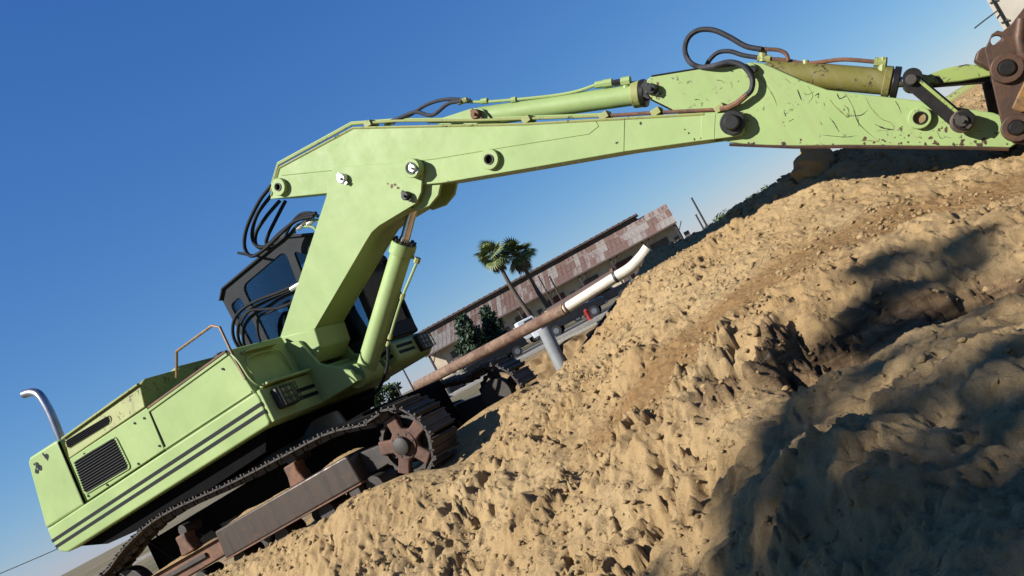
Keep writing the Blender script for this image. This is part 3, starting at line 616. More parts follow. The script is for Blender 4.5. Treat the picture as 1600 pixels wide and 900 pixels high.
# --- boom cylinder
BC = empty('boom_cylinder'); BC.parent = EX
b0, b1, b2 = L(570, 583, 0), L(628, 392, 0), L(650, 308, 0); ax = (b2-b0).normalized(); side = Vector((0, 1, 0))
MB().tube([b0+ax*.05, b1], .135, 28).build('barrel', 'lime', BC)
MB().ring(b1-ax*.05, ax, .06, .165, .16, 24).build('gland', 'lime', BC, bevel=.01); 
pv = ax.cross(side).normalized()
for k in range(10):
    a = 2*math.pi*k/10; q = b1+ax*.10+(pv*math.cos(a)+side*math.sin(a))*.13; cyl(q, q+ax*.05, .022, 6).build('gland_bolt', 'grease', BC)
MB().tube([b1, b2], .062, 20).build('rod', 'chrome', BC)
MB().tube([b2-Vector((0, .13, 0)), b2+Vector((0, .13, 0))], .12, 20).build('rod_eye', 'grease', BC); MB().tube([b0-Vector((0, .2, 0)), b0+Vector((0, .2, 0))], .16, 20).build('base_eye', 'lime', BC)
o1 = -pv*.17 if (-pv).x > 0 else pv*.17
ln = [b1-ax*.02+o1*.9, b1-ax*.03+o1*1.45, b1-ax*.14+o1*1.42, b1-ax*.55+o1*1.15, b1-ax*.9+o1*1.08, b1-ax*1.12+o1*1.1]
MB().tube(smooth_pts(ln, 4), .019, 8).build('oil_pipe', 'lime', BC)
for p, r in ((ln[1], .042), (ln[3], .032), (ln[5], .03), (ln[5]-ax*.1, .026)): MB().tube([p-ax*.035, p+ax*.035], r, 8).build('fitting', 'lime_dusty', BC)
MB().tube(smooth_pts([ln[5]-ax*.1, ln[5]-ax*.4+o1*.5, ln[5]-ax*.75+o1*.3, ln[5]-ax*1.0-o1*.8]), .022, 8).build('hose', 'black_rubber', BC)
# --- stick
sto = LX(-.19, (1008, 143), (1011, 124), (1020, 118), (1092, 107), (1160, 101), (1176, 97), (1192, 99), (1209, 106), (1251, 125), (1292, 140), (1399, 153), (1440, 158), (1500, 168), (1552, 176), (1590, 190), (1598, 205), (1592, 222), (1578, 231), (1506, 229), (1325, 227), (1242, 228), (1180, 228), (1136, 221), (1120, 212), (1050, 172), (1018, 156))
STK = MB().prism(sto, -.19, .19).build('stick', 'lime_worn', EX, bevel=.01)
strip([(1140, 226), (1242, 230), (1325, 229), (1506, 231), (1576, 233)], -.18, .018, .02, 'rust_bucket', 'bottom_flange', STK)
strip([(1018, 119), (1092, 107), (1160, 101)], -.188, .010, .02, 'grease', 'top_flange', STK); strip([(1010, 145), (1018, 156), (1050, 172)], -.188, .010, .02, 'grease', 'top_flange', STK)
boss(1437, 185, -.19, .10, .06, .05, 'lime_worn', STK, 'soil_cut'); boss(1172, 110, -.19, .07, .05, .03, 'lime_worn', STK, 'grease')
scr = [[(1178, 112), (1195, 130), (1208, 150), (1214, 165)], [(1262, 134), (1270, 150), (1262, 162)], [(1255, 145), (1262, 148), (1272, 143)], [(1297, 156), (1305, 166), (1318, 178), (1326, 183), (1325, 170), (1318, 164)], [(1321, 146), (1333, 168), (1340, 190), (1355, 206), (1372, 220)], [(1328, 181), (1345, 180), (1356, 172)], [(1352, 152), (1362, 170), (1378, 186), (1392, 192), (1396, 202), (1370, 204)], [(1367, 194), (1380, 200), (1396, 203)], [(1296, 184), (1303, 192), (1311, 206)], [(1343, 220), (1360, 220), (1372, 221), (1374, 216)], [(1399, 158), (1404, 166), (1408, 176)], [(1285, 211), (1320, 214), (1338, 212)], [(1226, 122), (1236, 130)], [(1246, 140), (1252, 156)], [(1273, 150), (1279, 146), (1278, 153)], [(1287, 160), (1289, 166)], [(1340, 182), (1342, 198)], [(1308, 146), (1312, 154), (1322, 150)],
    [(1065, 145), (1072, 148)], [(1085, 156), (1092, 155)], [(1140, 110), (1146, 112)], [(1143, 128), (1144, 138)], [(1120, 125), (1128, 126)], [(1098, 160), (1096, 166)], [(1060, 130), (1066, 128)], [(1464, 205), (1470, 216), (1478, 214)], [(1474, 212), (1486, 216)], [(1432, 214), (1440, 216), (1436, 212)], [(1232, 190), (1240, 186)], [(1225, 175), (1228, 182)], [(1282, 190), (1284, 196)]]
for i, pl_ in enumerate(scr):
    m = MB(); pts = smooth_pts([L(a, b, -.1915) for a, b in pl_], 4); w0 = .002+.005*random.random(); n_ = len(pts)
    for k, p in enumerate(pts):
        d = (pts[min(k+1, n_-1)]-pts[max(k-1, 0)]).normalized(); nn = Vector((-d.z, 0, d.x))*w0*(.35+.65*math.sin(math.pi*(k+.5)/n_))*random.uniform(.4, 1.3); m.v += [tuple(p-nn), tuple(p+nn)]
    m.f = [(2*k, 2*k+2, 2*k+3, 2*k+1) for k in range(n_-1)]; m.build('scratch', 'grease' if i % 3 else 'olive_dusty', STK, smooth=0)
rq2 = random.Random(4); chips([(rq2.uniform(1150, 1575), 227-abs(rq2.gauss(0, 5)), rq2.uniform(.006, .03)) for _ in range(26)]+[(rq2.uniform(1400, 1560), rq2.uniform(196, 226), rq2.uniform(.005, .022)) for _ in range(26)]+[(rq2.uniform(1012, 1030), rq2.uniform(126, 156), rq2.uniform(.005, .018)) for _ in range(16)], -.1912, STK, mat='rust_bucket')
pinhead(1020, 140, -.19, .06, .09, 'grease', STK); pinhead(1176, 110, -.2, .045, .06, 'grease', STK, False)
# --- stick cylinder on top of the boom
SC = empty('stick_cylinder'); SC.parent = EX
c0, c1, c2 = L(748, 183, 0), L(998, 147, 0), L(1020, 141, 0); ax = (c2-c0).normalized()
MB().tube([c0+ax*.02, c1], .115, 26).build('barrel', 'lime', SC); MB().ring(c1-ax*.06, ax, .05, .145, .09, 22).build('gland', 'lime_dusty', SC, bevel=.008); MB().ring(c1+ax*.035, ax, .05, .15, .05, 22).build('gland_ring', 'grease', SC, bevel=.006)
MB().tube([c1, c2], .055, 16).build('rod', 'grease', SC); MB().tube([c2-Vector((0, .14, 0)), c2+Vector((0, .14, 0))], .10, 18).build('rod_eye', 'grease', SC)
for y in (-.15, .11): MB().prism(LX(-.1, (668, 193), (742, 169), (756, 170), (775, 192)), y, y+.04).build('cylinder_lug', 'lime', BOOM, bevel=.006)
pinhead(746, 179, -.15, .06, .08, 'rust', BOOM)
MB().tube(smooth_pts([L(a, b, -.06) for a, b in ((728, 159), (760, 159), (800, 156), (860, 150), (900, 143), (930, 133))], 4), .018, 8).build('oil_pipe', 'lime', SC)
for a, b, r, l_ in ((937, 132, .04, .05), (950, 130, .048, .05), (965, 129, .036, .04), (978, 127, .052, .05), (803, 156, .035, .03), (757, 158, .035, .04)):
    c = L(a, b, -.06); MB().tube([c-ax*l_, c+ax*l_], r, 8).build('fitting', 'lime' if r != .036 else 'grease', SC)
MB().tube([L(978, 128, -.05), L(979, 141, -.05)], .04, 8).build('port', 'lime', SC)
# pipes along the boom
for yy, dz, rr, m in ((-.20, .01, .017, 'lime_dusty'), (-.10, .03, .017, 'lime')):
    pts = [L(a, b, yy)+Vector((0, 0, dz)) for a, b in ((424, 300), (436, 258), (551, 195), (620, 190), (748, 189), (900, 184), (950, 182))]
    MB().tube(pts, rr, 8).build('oil_pipe', m, BOOM)
MB().tube([L(a, b, -.2)+Vector((0, 0, .01)) for a, b in ((950, 182), (1030, 177), (1132, 172), (1145, 165))], .02, 8).build('oil_pipe', 'rust', BOOM)
for a, b in ((577, 195), (824, 188), (945, 182), (1026, 176), (1125, 170)):
    c = L(a, b, -.2); MB().box((c.x-.05, -.24, c.z-.03), (c.x+.05, -.06, c.z+.045)).build('pipe_clamp', 'lime_dusty', BOOM, bevel=.006)
def hose(pts, r=.026, mat='black_rubber', par=None, n=6): return MB().tube(smooth_pts(pts, n), r, 9).build('hose', mat, par or EX)
hose(px3(-.12, (606, 192), (625, 184), (650, 175), (675, 180), (700, 162), (722, 158)), .024, 'hose_grey'); hose(px3(0, (612, 191), (640, 180), (668, 163), (700, 155), (735, 157)), .022, 'hose_grey')
for a, b in ((609, 192), (723, 158)):
    c = L(a, b, -.1); MB().tube([c-Vector((.06, 0, -.02)), c+Vector((.06, 0, -.02))], .034, 8).build('hose_ferrule', 'lime_dusty', EX)
# hoses from the boom's rear end down over the cab roof
hose(px3(-.18, (424, 290), (405, 315), (386, 355), (382, 385), (392, 400), (410, 392), (436, 368), (462, 345), (490, 338)), .026); hose(px3(-.1, (424, 305), (402, 335), (394, 365), (400, 383), (416, 384), (440, 362), (470, 340), (494, 333)), .026)
hose(px3(0, (437, 314), (415, 340), (400, 365), (402, 385), (425, 388), (450, 370), (466, 352), (490, 344)), .026); hose(px3(.08, (446, 314), (430, 345), (418, 370), (418, 382), (440, 378)), .026); hose(px3(.1, (443, 378), (452, 355), (468, 336), (486, 333), (497, 338)), .024)
hose(px3(.2, (372, 395), (388, 398), (404, 400)), .02)
for a, b in ((476, 347), (486, 347), (470, 354)): 
    c = L(a, b, -.1); MB().tube([c-Vector((.06, 0, 0)), c+Vector((.05, 0, 0))], .034, 8).build('hose_ferrule', 'zinc', EX)
MB().tube(smooth_pts(px3(-.1, (478, 345), (496, 344), (502, 350))), .018, 8).build('oil_pipe', 'lime', EX); MB().tube(smooth_pts(px3(-.1, (462, 355), (486, 354), (495, 362), (494, 372))), .018, 8).build('oil_pipe', 'lime', EX)
# hoses between the cab and the leg, down to the deck
for sh in ((0, 0, -.1), (8, 4, .0), (16, 10, .08)):
    dx, dy, y = sh
    hose(px3(y, (466+dx*.3, 442+dy), (440, 455+dy), (405+dx, 468+dy), (380+dx, 482+dy), (366+dx, 500+dy), (364+dx, 522+dy), (371+dx, 540+dy), (385+dx, 556)), .024)
hose(px3(.1, (452, 470), (425, 486), (405, 495), (403, 520), (412, 550)), .02); hose(px3(-.1, (464, 468), (440, 480), (415, 483), (390, 486), (376, 505)), .02)
MB().tube([L(455, 452, -.1), L(470, 443, -.12)], .034, 8).build('hose_ferrule', 'zinc', EX)
# --- bucket cylinder on the stick
KC = empty('bucket_cylinder'); KC.parent = EX
k0, k1, k2 = L(1196, 112, 0), L(1398, 129, 0), L(1426, 127, 0); ax = (k1-k0).normalized()
MB().tube([k0, k1], .125, 26).build('barrel', 'olive_dusty', KC); MB().ring(k1-ax*.10, ax, .05, .150, .07, 22).build('gland', 'olive_dusty', KC, bevel=.008); MB().ring(k1-ax*.02, ax, .05, .152, .06, 22).build('gland_ring', 'grease', KC, bevel=.006)
MB().tube([k1, k2], .05, 14).build('rod', 'chrome', KC)
MB().tube(smooth_pts([L(a, b, -.05) for a, b in ((1195, 92), (1220, 93), (1258, 99), (1290, 96), (1320, 93), (1372, 97))], 4), .02, 8).build('oil_pipe', 'rust', KC)
MB().tube(smooth_pts([L(a, b, -.08) for a, b in ((1192, 77), (1215, 78), (1228, 84), (1232, 95))], 4), .02, 8).build('oil_pipe', 'rust', KC)
for p0, p1, r in (((1366, 97), (1384, 98), .045), ((1380, 90), (1378, 112), .04), ((1192, 74), (1192, 96), .04), ((1259, 94), (1258, 104), .03), ((1184, 91), (1204, 92), .036)):
    MB().tube([L(*p0, -.05), L(*p1, -.05)], r, 8).build('fitting', 'lime_dusty', KC)
hose(px3(-.10, (1190, 77), (1165, 72), (1140, 58), (1115, 47), (1092, 47), (1076, 58), (1070, 78))+px3(-.18, (1078, 97), (1095, 105))+px3(-.27, (1115, 103), (1140, 97), (1162, 104), (1175, 122), (1174, 140), (1164, 151)), .028, 'hose_grey', EX)
hose(px3(.05, (1184, 90), (1160, 86), (1140, 80), (1122, 82), (1110, 92), (1104, 102)), .024, 'hose_grey', EX)
MB().tube([L(1167, 148, -.27), L(1152, 161, -.26), L(1138, 168, -.24), L(1126, 170, -.22)], .030, 8).build('hose_ferrule', 'rust', EX)
# --- linkage to the bucket
LK = empty('bucket_linkage'); LK.parent = EX
def link_bar(a, b, y, w, th, mat, name='idler_link'):
    A, B = L(*a, y), L(*b, y); d = Vector((B.x-A.x, 0, B.z-A.z)).normalized(); n = Vector((-d.z, 0, d.x))*w/2
    m = MB().prism([(p.x, p.z) for p in (A-n-d*w*.3, A-n*.6-d*w*.55, A+n*.6-d*w*.55, A+n-d*w*.3, B+n+d*w*.3, B+n*.6+d*w*.55, B-n*.6+d*w*.55, B-n+d*w*.3)], y, y+th)
    return m.build(name, mat, LK, bevel=.01)
link_bar((1425, 127), (1500, 190), -.33, .15, .03, 'grease'); link_bar((1427, 127), (1502, 190), -.305, .10, .035, 'lime_chipped')
a_, b_ = L(1432, 122, -.345), L(1508, 186, -.345); MB().bar(a_, b_, .03, .03).build('link_flange', 'lime_chipped', LK, bevel=.006); link_bar((1425, 127), (1500, 190), .28, .15, .05, 'grease')
MB().tube([L(1425, 127, 0)-Vector((0, .34, 0)), L(1425, 127, 0)+Vector((0, .32, 0))], .085, 18).build('link_pin', 'grease', LK); MB().tube([L(1503, 190, -.2)-Vector((0, .19, 0)), L(1503, 190, -.2)+Vector((0, .6, 0))], .085, 18).build('link_pin', 'grease', LK)
pinhead(1424, 125, -.34, .05, .05, 'track_steel', LK, False); pinhead(1503, 190, -.36, .055, .06, 'track_steel', LK, True); pinhead(1503, 190, -.34, .10, .03, 'rust_bucket', LK, False)
pl = LX(-.12, (1412, 124), (1424, 114), (1450, 118), (1475, 108), (1510, 101), (1545, 104), (1575, 100), (1578, 114), (1545, 120), (1500, 128), (1450, 133), (1428, 140), (1414, 134))
for y in (-.17, .10): MB().prism(pl, y, y+.07).build('bucket_link', 'lime_chipped', LK, bevel=.012)
MB().prism(LX(-.05, (1440, 122), (1545, 118), (1545, 128), (1445, 136)), -.10, .10).build('link_web', 'grease', LK, bevel=.008)
# --- bucket, swung out to the right
BK = empty('bucket'); BK.parent = EX
ear = LX(-.42, (1542, 92), (1538, 78), (1545, 64), (1549, 54), (1558, 48), (1566, 50), (1580, 38), (1600, 12), (1640, -30), (1700, 10), (1690, 120), (1640, 205), (1606, 226), (1584, 224), (1569, 208), (1562, 180))
for y in (-.44, .38):
    h = L(1557, 63, y); MB().prism(ear, y, y+.06, [circ((h.x, h.z), .045, 14)] if y < 0 else ()).build('ear_plate', 'rust_bucket', BK, bevel=.012)
MB().prism(LX(-.30, (1522, 96), (1526, 82), (1536, 74), (1546, 76), (1560, 100), (1545, 110)), -.34, -.20).build('hook_lobe', 'rust_bucket', BK, bevel=.015)
for (a, b, r0, r1, mt) in ((1573, 107, .07, .13, 'rust_bucket'), (1588, 200, .065, .12, 'rust_bucket')):
    c = L(a, b, -.45); MB().ring((c.x, -.44, c.z), (0, -1, 0), r0, r1, .05, 26).build('pin_collar', mt, BK, bevel=.008); MB().tube([(c.x, .42, c.z), (c.x, -.50, c.z), (c.x, -.515, c.z)], [r0, r0, r0*.8], 20).build('bucket_pin', 'grease', BK)
MB().prism(LX(-.46, (1580, 170), (1590, 148), (1604, 120), (1625, 110), (1630, 150), (1612, 172), (1596, 176)), -.475, -.44).build('wear_plate', 'yellow_rust', BK, bevel=.012)
MB().tube([L(a, b, -.47) for a, b in ((1596, 30), (1592, 60), (1596, 84), (1612, 92))], .05, 10).build('lifting_eye', 'rust_bucket', BK)
shell = []
for k in range(15):
    a = R_(-60+k*15); shell.append((10.85+.55*math.cos(a+.35), .30+.55*math.sin(a+.35)))
inner = [(10.85+(x-10.85)*.94, .30+(z-.30)*.94) for x, z in shell]
MB().prism(shell+inner[::-1], -.55, .55).build('bucket_shell', 'rust_bucket', BK, bevel=.006)
for y in (-.55, .52): MB().prism(shell, y, y+.03).build('bucket_side', 'rust_bucket', BK, bevel=.006)
MB().prism([(9.98, .0), (10.3, -.05), (10.45, .5), (10.05, .70)], -.36, .36).build('bucket_bridge', 'rust_bucket', BK, bevel=.02)
for k in range(5):
    y = -.48+k*.24; MB().add([(11.0, y-.05, -.10), (11.0, y+.05, -.10), (11.02, y-.05, .0), (11.02, y+.05, .0), (11.24, y-.03, -.2), (11.24, y+.03, -.2)], [(0, 1, 3, 2), (2, 3, 5, 4), (0, 4, 5, 1), (0, 2, 4), (1, 5, 3)]).build('tooth', 'track_steel', BK, smooth=0)
# --- undercarriage
S0, I0 = (2.90, .155), (-2.35, .19)
def track_path():
    p = [(S0[0]+.40*math.cos(R_(a)), S0[1]+.40*math.sin(R_(a))) for a in range(-90, 81, 12)]
    top = smooth_pts([(2.62, .53, 0), (2.1, .655, 0), (1.3, .70, 0), (.45, .745, 0), (-.9, .855, 0), (-1.7, .78, 0), (-2.3, .62, 0)], 5); p += [(v.x, v.y) for v in top]
    p += [(I0[0]+.42*math.cos(R_(a)), I0[1]+.42*math.sin(R_(a))) for a in range(108, 271, 12)]
    p += [(x, -.235) for x in np.linspace(-2.0, 2.6, 12)]
    return p
tp = [Vector((x, 0, z)) for x, z in track_path()]; tp.append(tp[0]); acc = [0]
for a, b in zip(tp[:-1], tp[1:]): acc.append(acc[-1]+(b-a).length)
NSH = 58
def along(s):
    s %= acc[-1]; i = max(0, np.searchsorted(acc, s)-1); a, b = tp[i], tp[i+1]; t = (s-acc[i])/max(1e-6, acc[i+1]-acc[i]); return a.lerp(b, t), (b-a).normalized()
shoe = None
for side_, yc in (('near', -1.19), ('far', 1.19)):
    TR = empty('crawler_track'); TR.parent = EX
    for k in range(NSH):
        p, d = along(k*acc[-1]/NSH); ang = math.atan2(d.z, d.x)
        if shoe is None:
            l2 = acc[-1]/NSH*.47
            sh = MB().box((-l2, -.27, -.052), (l2, .27, -.030)).box((-l2*.9, -.27, -.085), (-l2*.7, .27, -.04)).box((-.02, -.27, -.075), (.0, .27, -.04)).box((l2*.72, -.27, -.075), (l2*.88, .27, -.04)).box((-l2*.95, -.12, -.03), (l2*.55, -.075, .035)).box((-l2*.95, .075, -.03), (l2*.55, .12, .035)).tube([(l2*.6, -.13, 0), (l2*.6, .13, 0)], .03, 8)
            shoe = sh.build('track_shoe', 'track_steel', TR, bevel=0); o = shoe
        else: o = inst(shoe, TR)
        o.location = (p.x, yc, p.z); o.rotation_euler = (0, -ang, 0)       # travelling anticlockwise: outer face is -z in shoe space
    # frame beam
    fb_ = MB().prism([(-.25, .0), (2.22, .02), (2.20, .35), (2.16, .37), (-.22, .37)], yc-.24 if yc < 0 else yc-.22, yc+.22).build('track_frame', 'beam_steel', TR, bevel=.025, seg=3)
    MB().prism([(-.25, -.015), (2.24, .0), (2.24, .022), (-.25, .005)], yc-.27, yc+.24).build('frame_lip', 'rust', TR, bevel=.006)
    MB().prism([(-2.1, .02), (-.2, .05), (-.2, .30), (-2.1, .27)], yc-.16, yc+.18).build('frame_extension', 'rust', TR, bevel=.02)
    MB().box((-2.1, yc-.2, .15), (-.6, yc-.15, .20)).build('frame_rail', 'track_steel', TR)
    for k in range(6): MB().tube([(-1.7+k*.80, yc-.16, -.09), (-1.7+k*.80, yc+.16, -.09)], .12, 16).build('track_roller', 'track_steel', TR); 
    for x in (1.35, -.85):
        zt = .36 if x > 0 else .30
        MB().prism([(x-.16, zt), (x+.12, zt), (x+.06, zt+.16), (x+.08, zt+.26), (x-.12, zt+.26), (x-.12, zt+.14)], yc-.20, yc-.02).build('roller_bracket', 'rust', TR, bevel=.02); MB().tube([(x, yc-.14, zt+.30), (x, yc+.14, zt+.30)], .075, 14).build('carrier_roller', 'track_steel', TR)
    # loose sand lying on the frame
    for x0, x1, zt, yo in ((-.2, 1.1, .37, 0), (1.75, 2.2, .38, .0), (-1.9, -.3, .29, .02)):
        m = MB(); n_ = 14
        for i in range(n_):
            for j in range(4):
                t = i/(n_-1); e = math.sin(math.pi*t)**.5*(1 if 0 < j < 3 else 0)
                m.v.append((x0+(x1-x0)*t, yc-.21+j*.13, zt-.012+e*(.018+.04*random.random())))
        m.f = [(i*4+j, (i+1)*4+j, (i+1)*4+j+1, i*4+j+1) for i in range(n_-1) for j in range(3)]; m.build('sand_on_frame', 'sand', TR)
    # drive sprocket: hub, five spokes, toothed rim
    hub = Vector((S0[0], yc, S0[1])); s_ = -1 if yc < 0 else 1
    def star(n, ro, ri, off=0):
        out = []
        for k in range(n):
            a = 2*math.pi*k/n+off
            for da, r in ((-.24, ro), (.24, ro), (.30, ro*.72), (.42, ri), (2*math.pi/n-.42, ri), (2*math.pi/n-.30, ro*.72)): out.append((S0[0]+r*math.cos(a+da), S0[1]+r*math.sin(a+da)))
        return out
    MB().prism(star(5, .35, .185, .35), yc+s_*.13, yc+s_*.05).build('sprocket_spokes', 'rust_sprocket', TR, bevel=.018, seg=2)
    rim_o = []
    for k in range(42): a = 2*math.pi*k/42; r = .355 if k % 2 else .325; rim_o.append((S0[0]+r*math.cos(a), S0[1]+r*math.sin(a)))
    MB().prism(rim_o, yc+s_*.09, yc+s_*.01, [circ(S0, .30, 30)]).build('sprocket_rim', 'track_steel', TR, bevel=.006)
    MB().tube([(S0[0], yc+s_*.05, S0[1]), (S0[0], yc+s_*.20, S0[1]), (S0[0], yc+s_*.215, S0[1])], [.10, .10, .075], 20).build('sprocket_hub', 'track_steel', TR); MB().prism(circ(S0, .24, 28), yc-s_*.0, yc-s_*.15).build('final_drive', 'track_steel', TR, bevel=.01)
    for k in range(8):
        a = 2*math.pi*k/8; q = Vector((S0[0]+.135*math.cos(a), yc+s_*.13, S0[1]+.135*math.sin(a))); MB().tube([q, q+Vector((0, s_*.02, 0))], .016, 6).build('hub_bolt', 'track_steel', TR)
    MB().ring((S0[0], yc+s_*.13, S0[1]), (0, s_, 0), .10, .165, .012, 26).build('hub_flange', 'rust_sprocket', TR, bevel=.004)
    MB().prism(circ(I0, .36, 30), yc-.08, yc+.08, [circ(I0, .10, 16)]).build('idler_wheel', 'track_steel', TR, bevel=.02)
    MB().prism([(2.2, .05), (2.75, .06), (2.75, .26), (2.2, .33)], yc-.03, yc+.2).build('sprocket_arm', 'track_steel', TR, bevel=.01)
    MB().box((2.0, yc-.25, -.12), (2.16, yc-.1, .0)).build('roller_guard', 'track_steel', TR, bevel=.01)
MB().box((-2.1, -.95, .12), (2.3, .95, .74)).build('undercarriage', 'dark_void', EX, bevel=.03); MB().tube([(.3, 0, .6), (.3, 0, 1.05)], .75, 40).build('slew_ring', 'grease', EX)  # undercarriage box: shade below the house put into its near-black colour

# ------------------------------------------------------------------ things on and behind the sand
def clod_mesh(r, seed, name='clod'):
    rr = random.Random(seed); bm = bmesh.new(); bmesh.ops.create_icosphere(bm, subdivisions=2, radius=r)
    for v in bm.verts:
        v.co *= .7+.5*rr.random(); v.co.z *= .75
    me = bpy.data.meshes.new(name); bm.to_mesh(me); bm.free(); me.materials.append(MATS['sand']); return me
def crest_clod(px, py, Y, sx, sy, sz, label, seed):
    p = at(px, py, Y); z = gz(p.x, p.y); bm = bmesh.new(); bmesh.ops.create_icosphere(bm, subdivisions=4, radius=1)
    for v in bm.verts:
        n = v.co.normalized(); k = 1+.16*math.sin(n.x*3.4+seed)*math.cos(n.y*3+seed)+.07*math.sin(n.x*9+n.z*7+seed)+.03*math.sin(19*n.y+15*n.z)
        v.co = Vector((n.x*sx*k, n.y*sy*k, n.z*sz*k*(1.35-.75*math.hypot(n.x, n.y)*(1 if n.z > 0 else 0))))
    me = bpy.data.meshes.new('earth_clod'); bm.to_mesh(me); bm.free(); me.materials.append(MATS['sand'])
    me.polygons.foreach_set('use_smooth', [True]*len(me.polygons))
    o = bpy.data.objects.new('earth_clod', me); link(o); o.location = (p.x, p.y, z+sz*.2); tag(o, label, 'clod'); return o
crest_clod(1272, 256, 9.6, .25, .2, .23, 'tall earth lump on the crest of the sand heap below the stick', 2.1)
# loose crumbs all over the sand (nobody could count them)
cm = []; fm = []; ico_v = None
bm = bmesh.new(); bmesh.ops.create_icosphere(bm, subdivisions=1, radius=1); ico_v = np.array([v.co[:] for v in bm.verts]); ico_f = np.array([[v.index for v in f.verts] for f in bm.faces]); bm.free()
NC = 60000; cx = rng.uniform(-5, 7, NC); cyy = 2.6+rng.beta(1.1, 1.3, NC)*9.6
dens_ = sstep(-.15, .45, fbm(cx*1.3, cyy*1.3, 3, .6, 210)); mlx = (cx-MO[0])*mf[0]+(cyy-MO[1])*mf[1]; mly = (cx-MO[0])*ml[0]+(cyy-MO[1])*ml[1]
keep = (np.abs(cx/cyy) < .74) & ~((np.abs(mlx-.4) < 3.4) & (np.abs(mly) < 1.6)) & (rng.random(NC) < (.15+.85*dens_)*np.where((cyy < 4.6) & (cx > .4), .35, 1))
cx = cx[keep]; cyy = cyy[keep]; cz = terrain(cx[None], cyy[None])[0][0]; nk = len(cx); nv = len(ico_v)
r = (.004+.024*rng.random(nk)**7)*(.7+.05*cyy)
jit = rng.uniform(.55, 1.35, (nk, nv, 1)); an = rng.uniform(0, 6.283, nk); ca_, sa_ = np.cos(an), np.sin(an)
q = ico_v[None]*jit*r[:, None, None]*np.stack([rng.uniform(.8, 1.5, nk), np.ones(nk), rng.uniform(.6, .95, nk)], -1)[:, None, :]
q = np.stack([q[..., 0]*ca_[:, None]-q[..., 1]*sa_[:, None], q[..., 0]*sa_[:, None]+q[..., 1]*ca_[:, None], q[..., 2]], -1)+np.stack([cx, cyy, cz+r*.25], -1)[:, None, :]
fc = (ico_f[None]+(np.arange(nk)*nv)[:, None, None]).reshape(-1, 3)
me = bpy.data.meshes.new('sand_crumbs'); me.vertices.add(nk*nv); me.vertices.foreach_set('co', q.astype(np.float32).ravel()); me.loops.add(fc.size); me.loops.foreach_set('vertex_index', fc.astype(np.int32).ravel()); me.polygons.add(len(fc))
me.polygons.foreach_set('loop_start', np.arange(0, fc.size, 3, dtype=np.int32)); me.polygons.foreach_set('loop_total', np.full(len(fc), 3, dtype=np.int32)); me.update(calc_edges=True); me.materials.append(MATS['sand'])
cr = bpy.data.objects.new('sand_crumbs', me); link(cr); cr['kind'] = 'stuff'; cr['label'] = 'loose crumbs of dry sand scattered over the heaps'
# cut earth bank behind the heap
def lumpy_block(name, pts_top, h, depth, mat, label, cat, n=60, m=14, amp=.06, seed=3):
    v = []; f = []; A, B = Vector(pts_top[0]), Vector(pts_top[1]); d = (B-A); back = Vector((-d.y, d.x, 0)).normalized()*depth
    prof = [(0, -h, 0), (0, -h*.8, .0), (.02, -h*.6, 0), (.0, -h*.4, 0), (.03, -h*.2, 0), (.05, -.03, 0), (.10, 0, 0), (.35, .02, 0), (.7, .0, 0), (1, -.05, 0), (1.02, -h, 0)]
    for i in range(n):
        t = i/(n-1)
        for j, (b, z, _) in enumerate(prof):
            nn = float(perlin(np.array([t*9+j*.7+seed]), np.array([j*.8+t*3]), seed)[0])+.5*float(perlin(np.array([t*30+j*2]), np.array([j*1.7]), seed)[0])
            p = A+d*t+back*b; p = p-back.normalized()*nn*amp*2*(1 if j < 7 else .3); v.append((p.x, p.y, p.z+z+nn*amp*(.6 if j > 4 else .2)))
    k = len(prof); f = [(i*k+j, (i+1)*k+j, (i+1)*k+j+1, i*k+j+1) for i in range(n-1) for j in range(k-1)]+[tuple(range(k)), tuple(range((n-1)*k, n*k))]
    mb = MB(); mb.v = v; mb.f = f; return mb
A = at(760, 596, 17.5); B = at(912, 523, 15.2)
eb = lumpy_block('earth_bank', (A, B), .75, 1.3, 'soil_cut', '', '').build('earth_bank', 'soil_cut', None, smooth=50); eb['kind'] = 'structure'
# long pipe with its post
PP = empty('long_pipe', (0, 0, 0)); tag(PP, 'long pipe, rust brown with a white end section and upturned elbow', 'pipe')
pa, pb, pc, pd, pe, pf = at(652, 603, 19.6), at(884, 482, 15.8), at(962, 433, 15.3), at(985, 419, 15.2), at(1002, 402, 15.15), at(1013, 387, 15.1)
dirp = (pb-pa).normalized(); MB().tube([pa, pa.lerp(pb, .5), pb], .118, 22).build('rusty_section', 'rust_pipe', PP)
MB().tube([pb-dirp*.02, pc], .102, 22).build('white_section', 'white_plastic', PP)
el = smooth_pts([pc, pd, pe, pf], 6); mb = MB().tube(el, .106, 22, caps=False); mb.tube([p for p in el], .096, 22, caps=False); mb.build('white_elbow', 'white_plastic', PP)
MB().tube([el[-1]-(el[-1]-el[-2])*4, el[-1]-(el[-1]-el[-2])*2], .095, 18).build('elbow_hollow', 'dark_void', PP)
cdir = (pc-pb).normalized(); 
for t, r, w, m in ((.985, .113, .05, 'dark_steel'), (0.01, .121, .03, 'rust')):
    c = pb+cdir*(pc-pb).length*t; MB().ring(c, cdir, .098, r, w, 22).build('pipe_collar', m, PP)
P2 = empty('brown_pipe'); tag(P2, 'dark brown pipe lying just behind the white pipe section', 'pipe')
MB().tube([at(858, 488, 17.2), at(960, 427, 16.6)], .09, 16).build('pipe_run', 'brown_paint', P2); MB().ring(at(958, 428, 16.6), (pc-pb).normalized(), .05, .12, .06, 18).build('pipe_flange', 'rust', P2)
p0_ = at(849, 513, 15.95); p1_ = at(879, 578, 15.6); PO = empty('pipe_post', (p1_.x, p1_.y, p1_.z)); tag(PO, 'grey round concrete post under the rusty pipe', 'post')
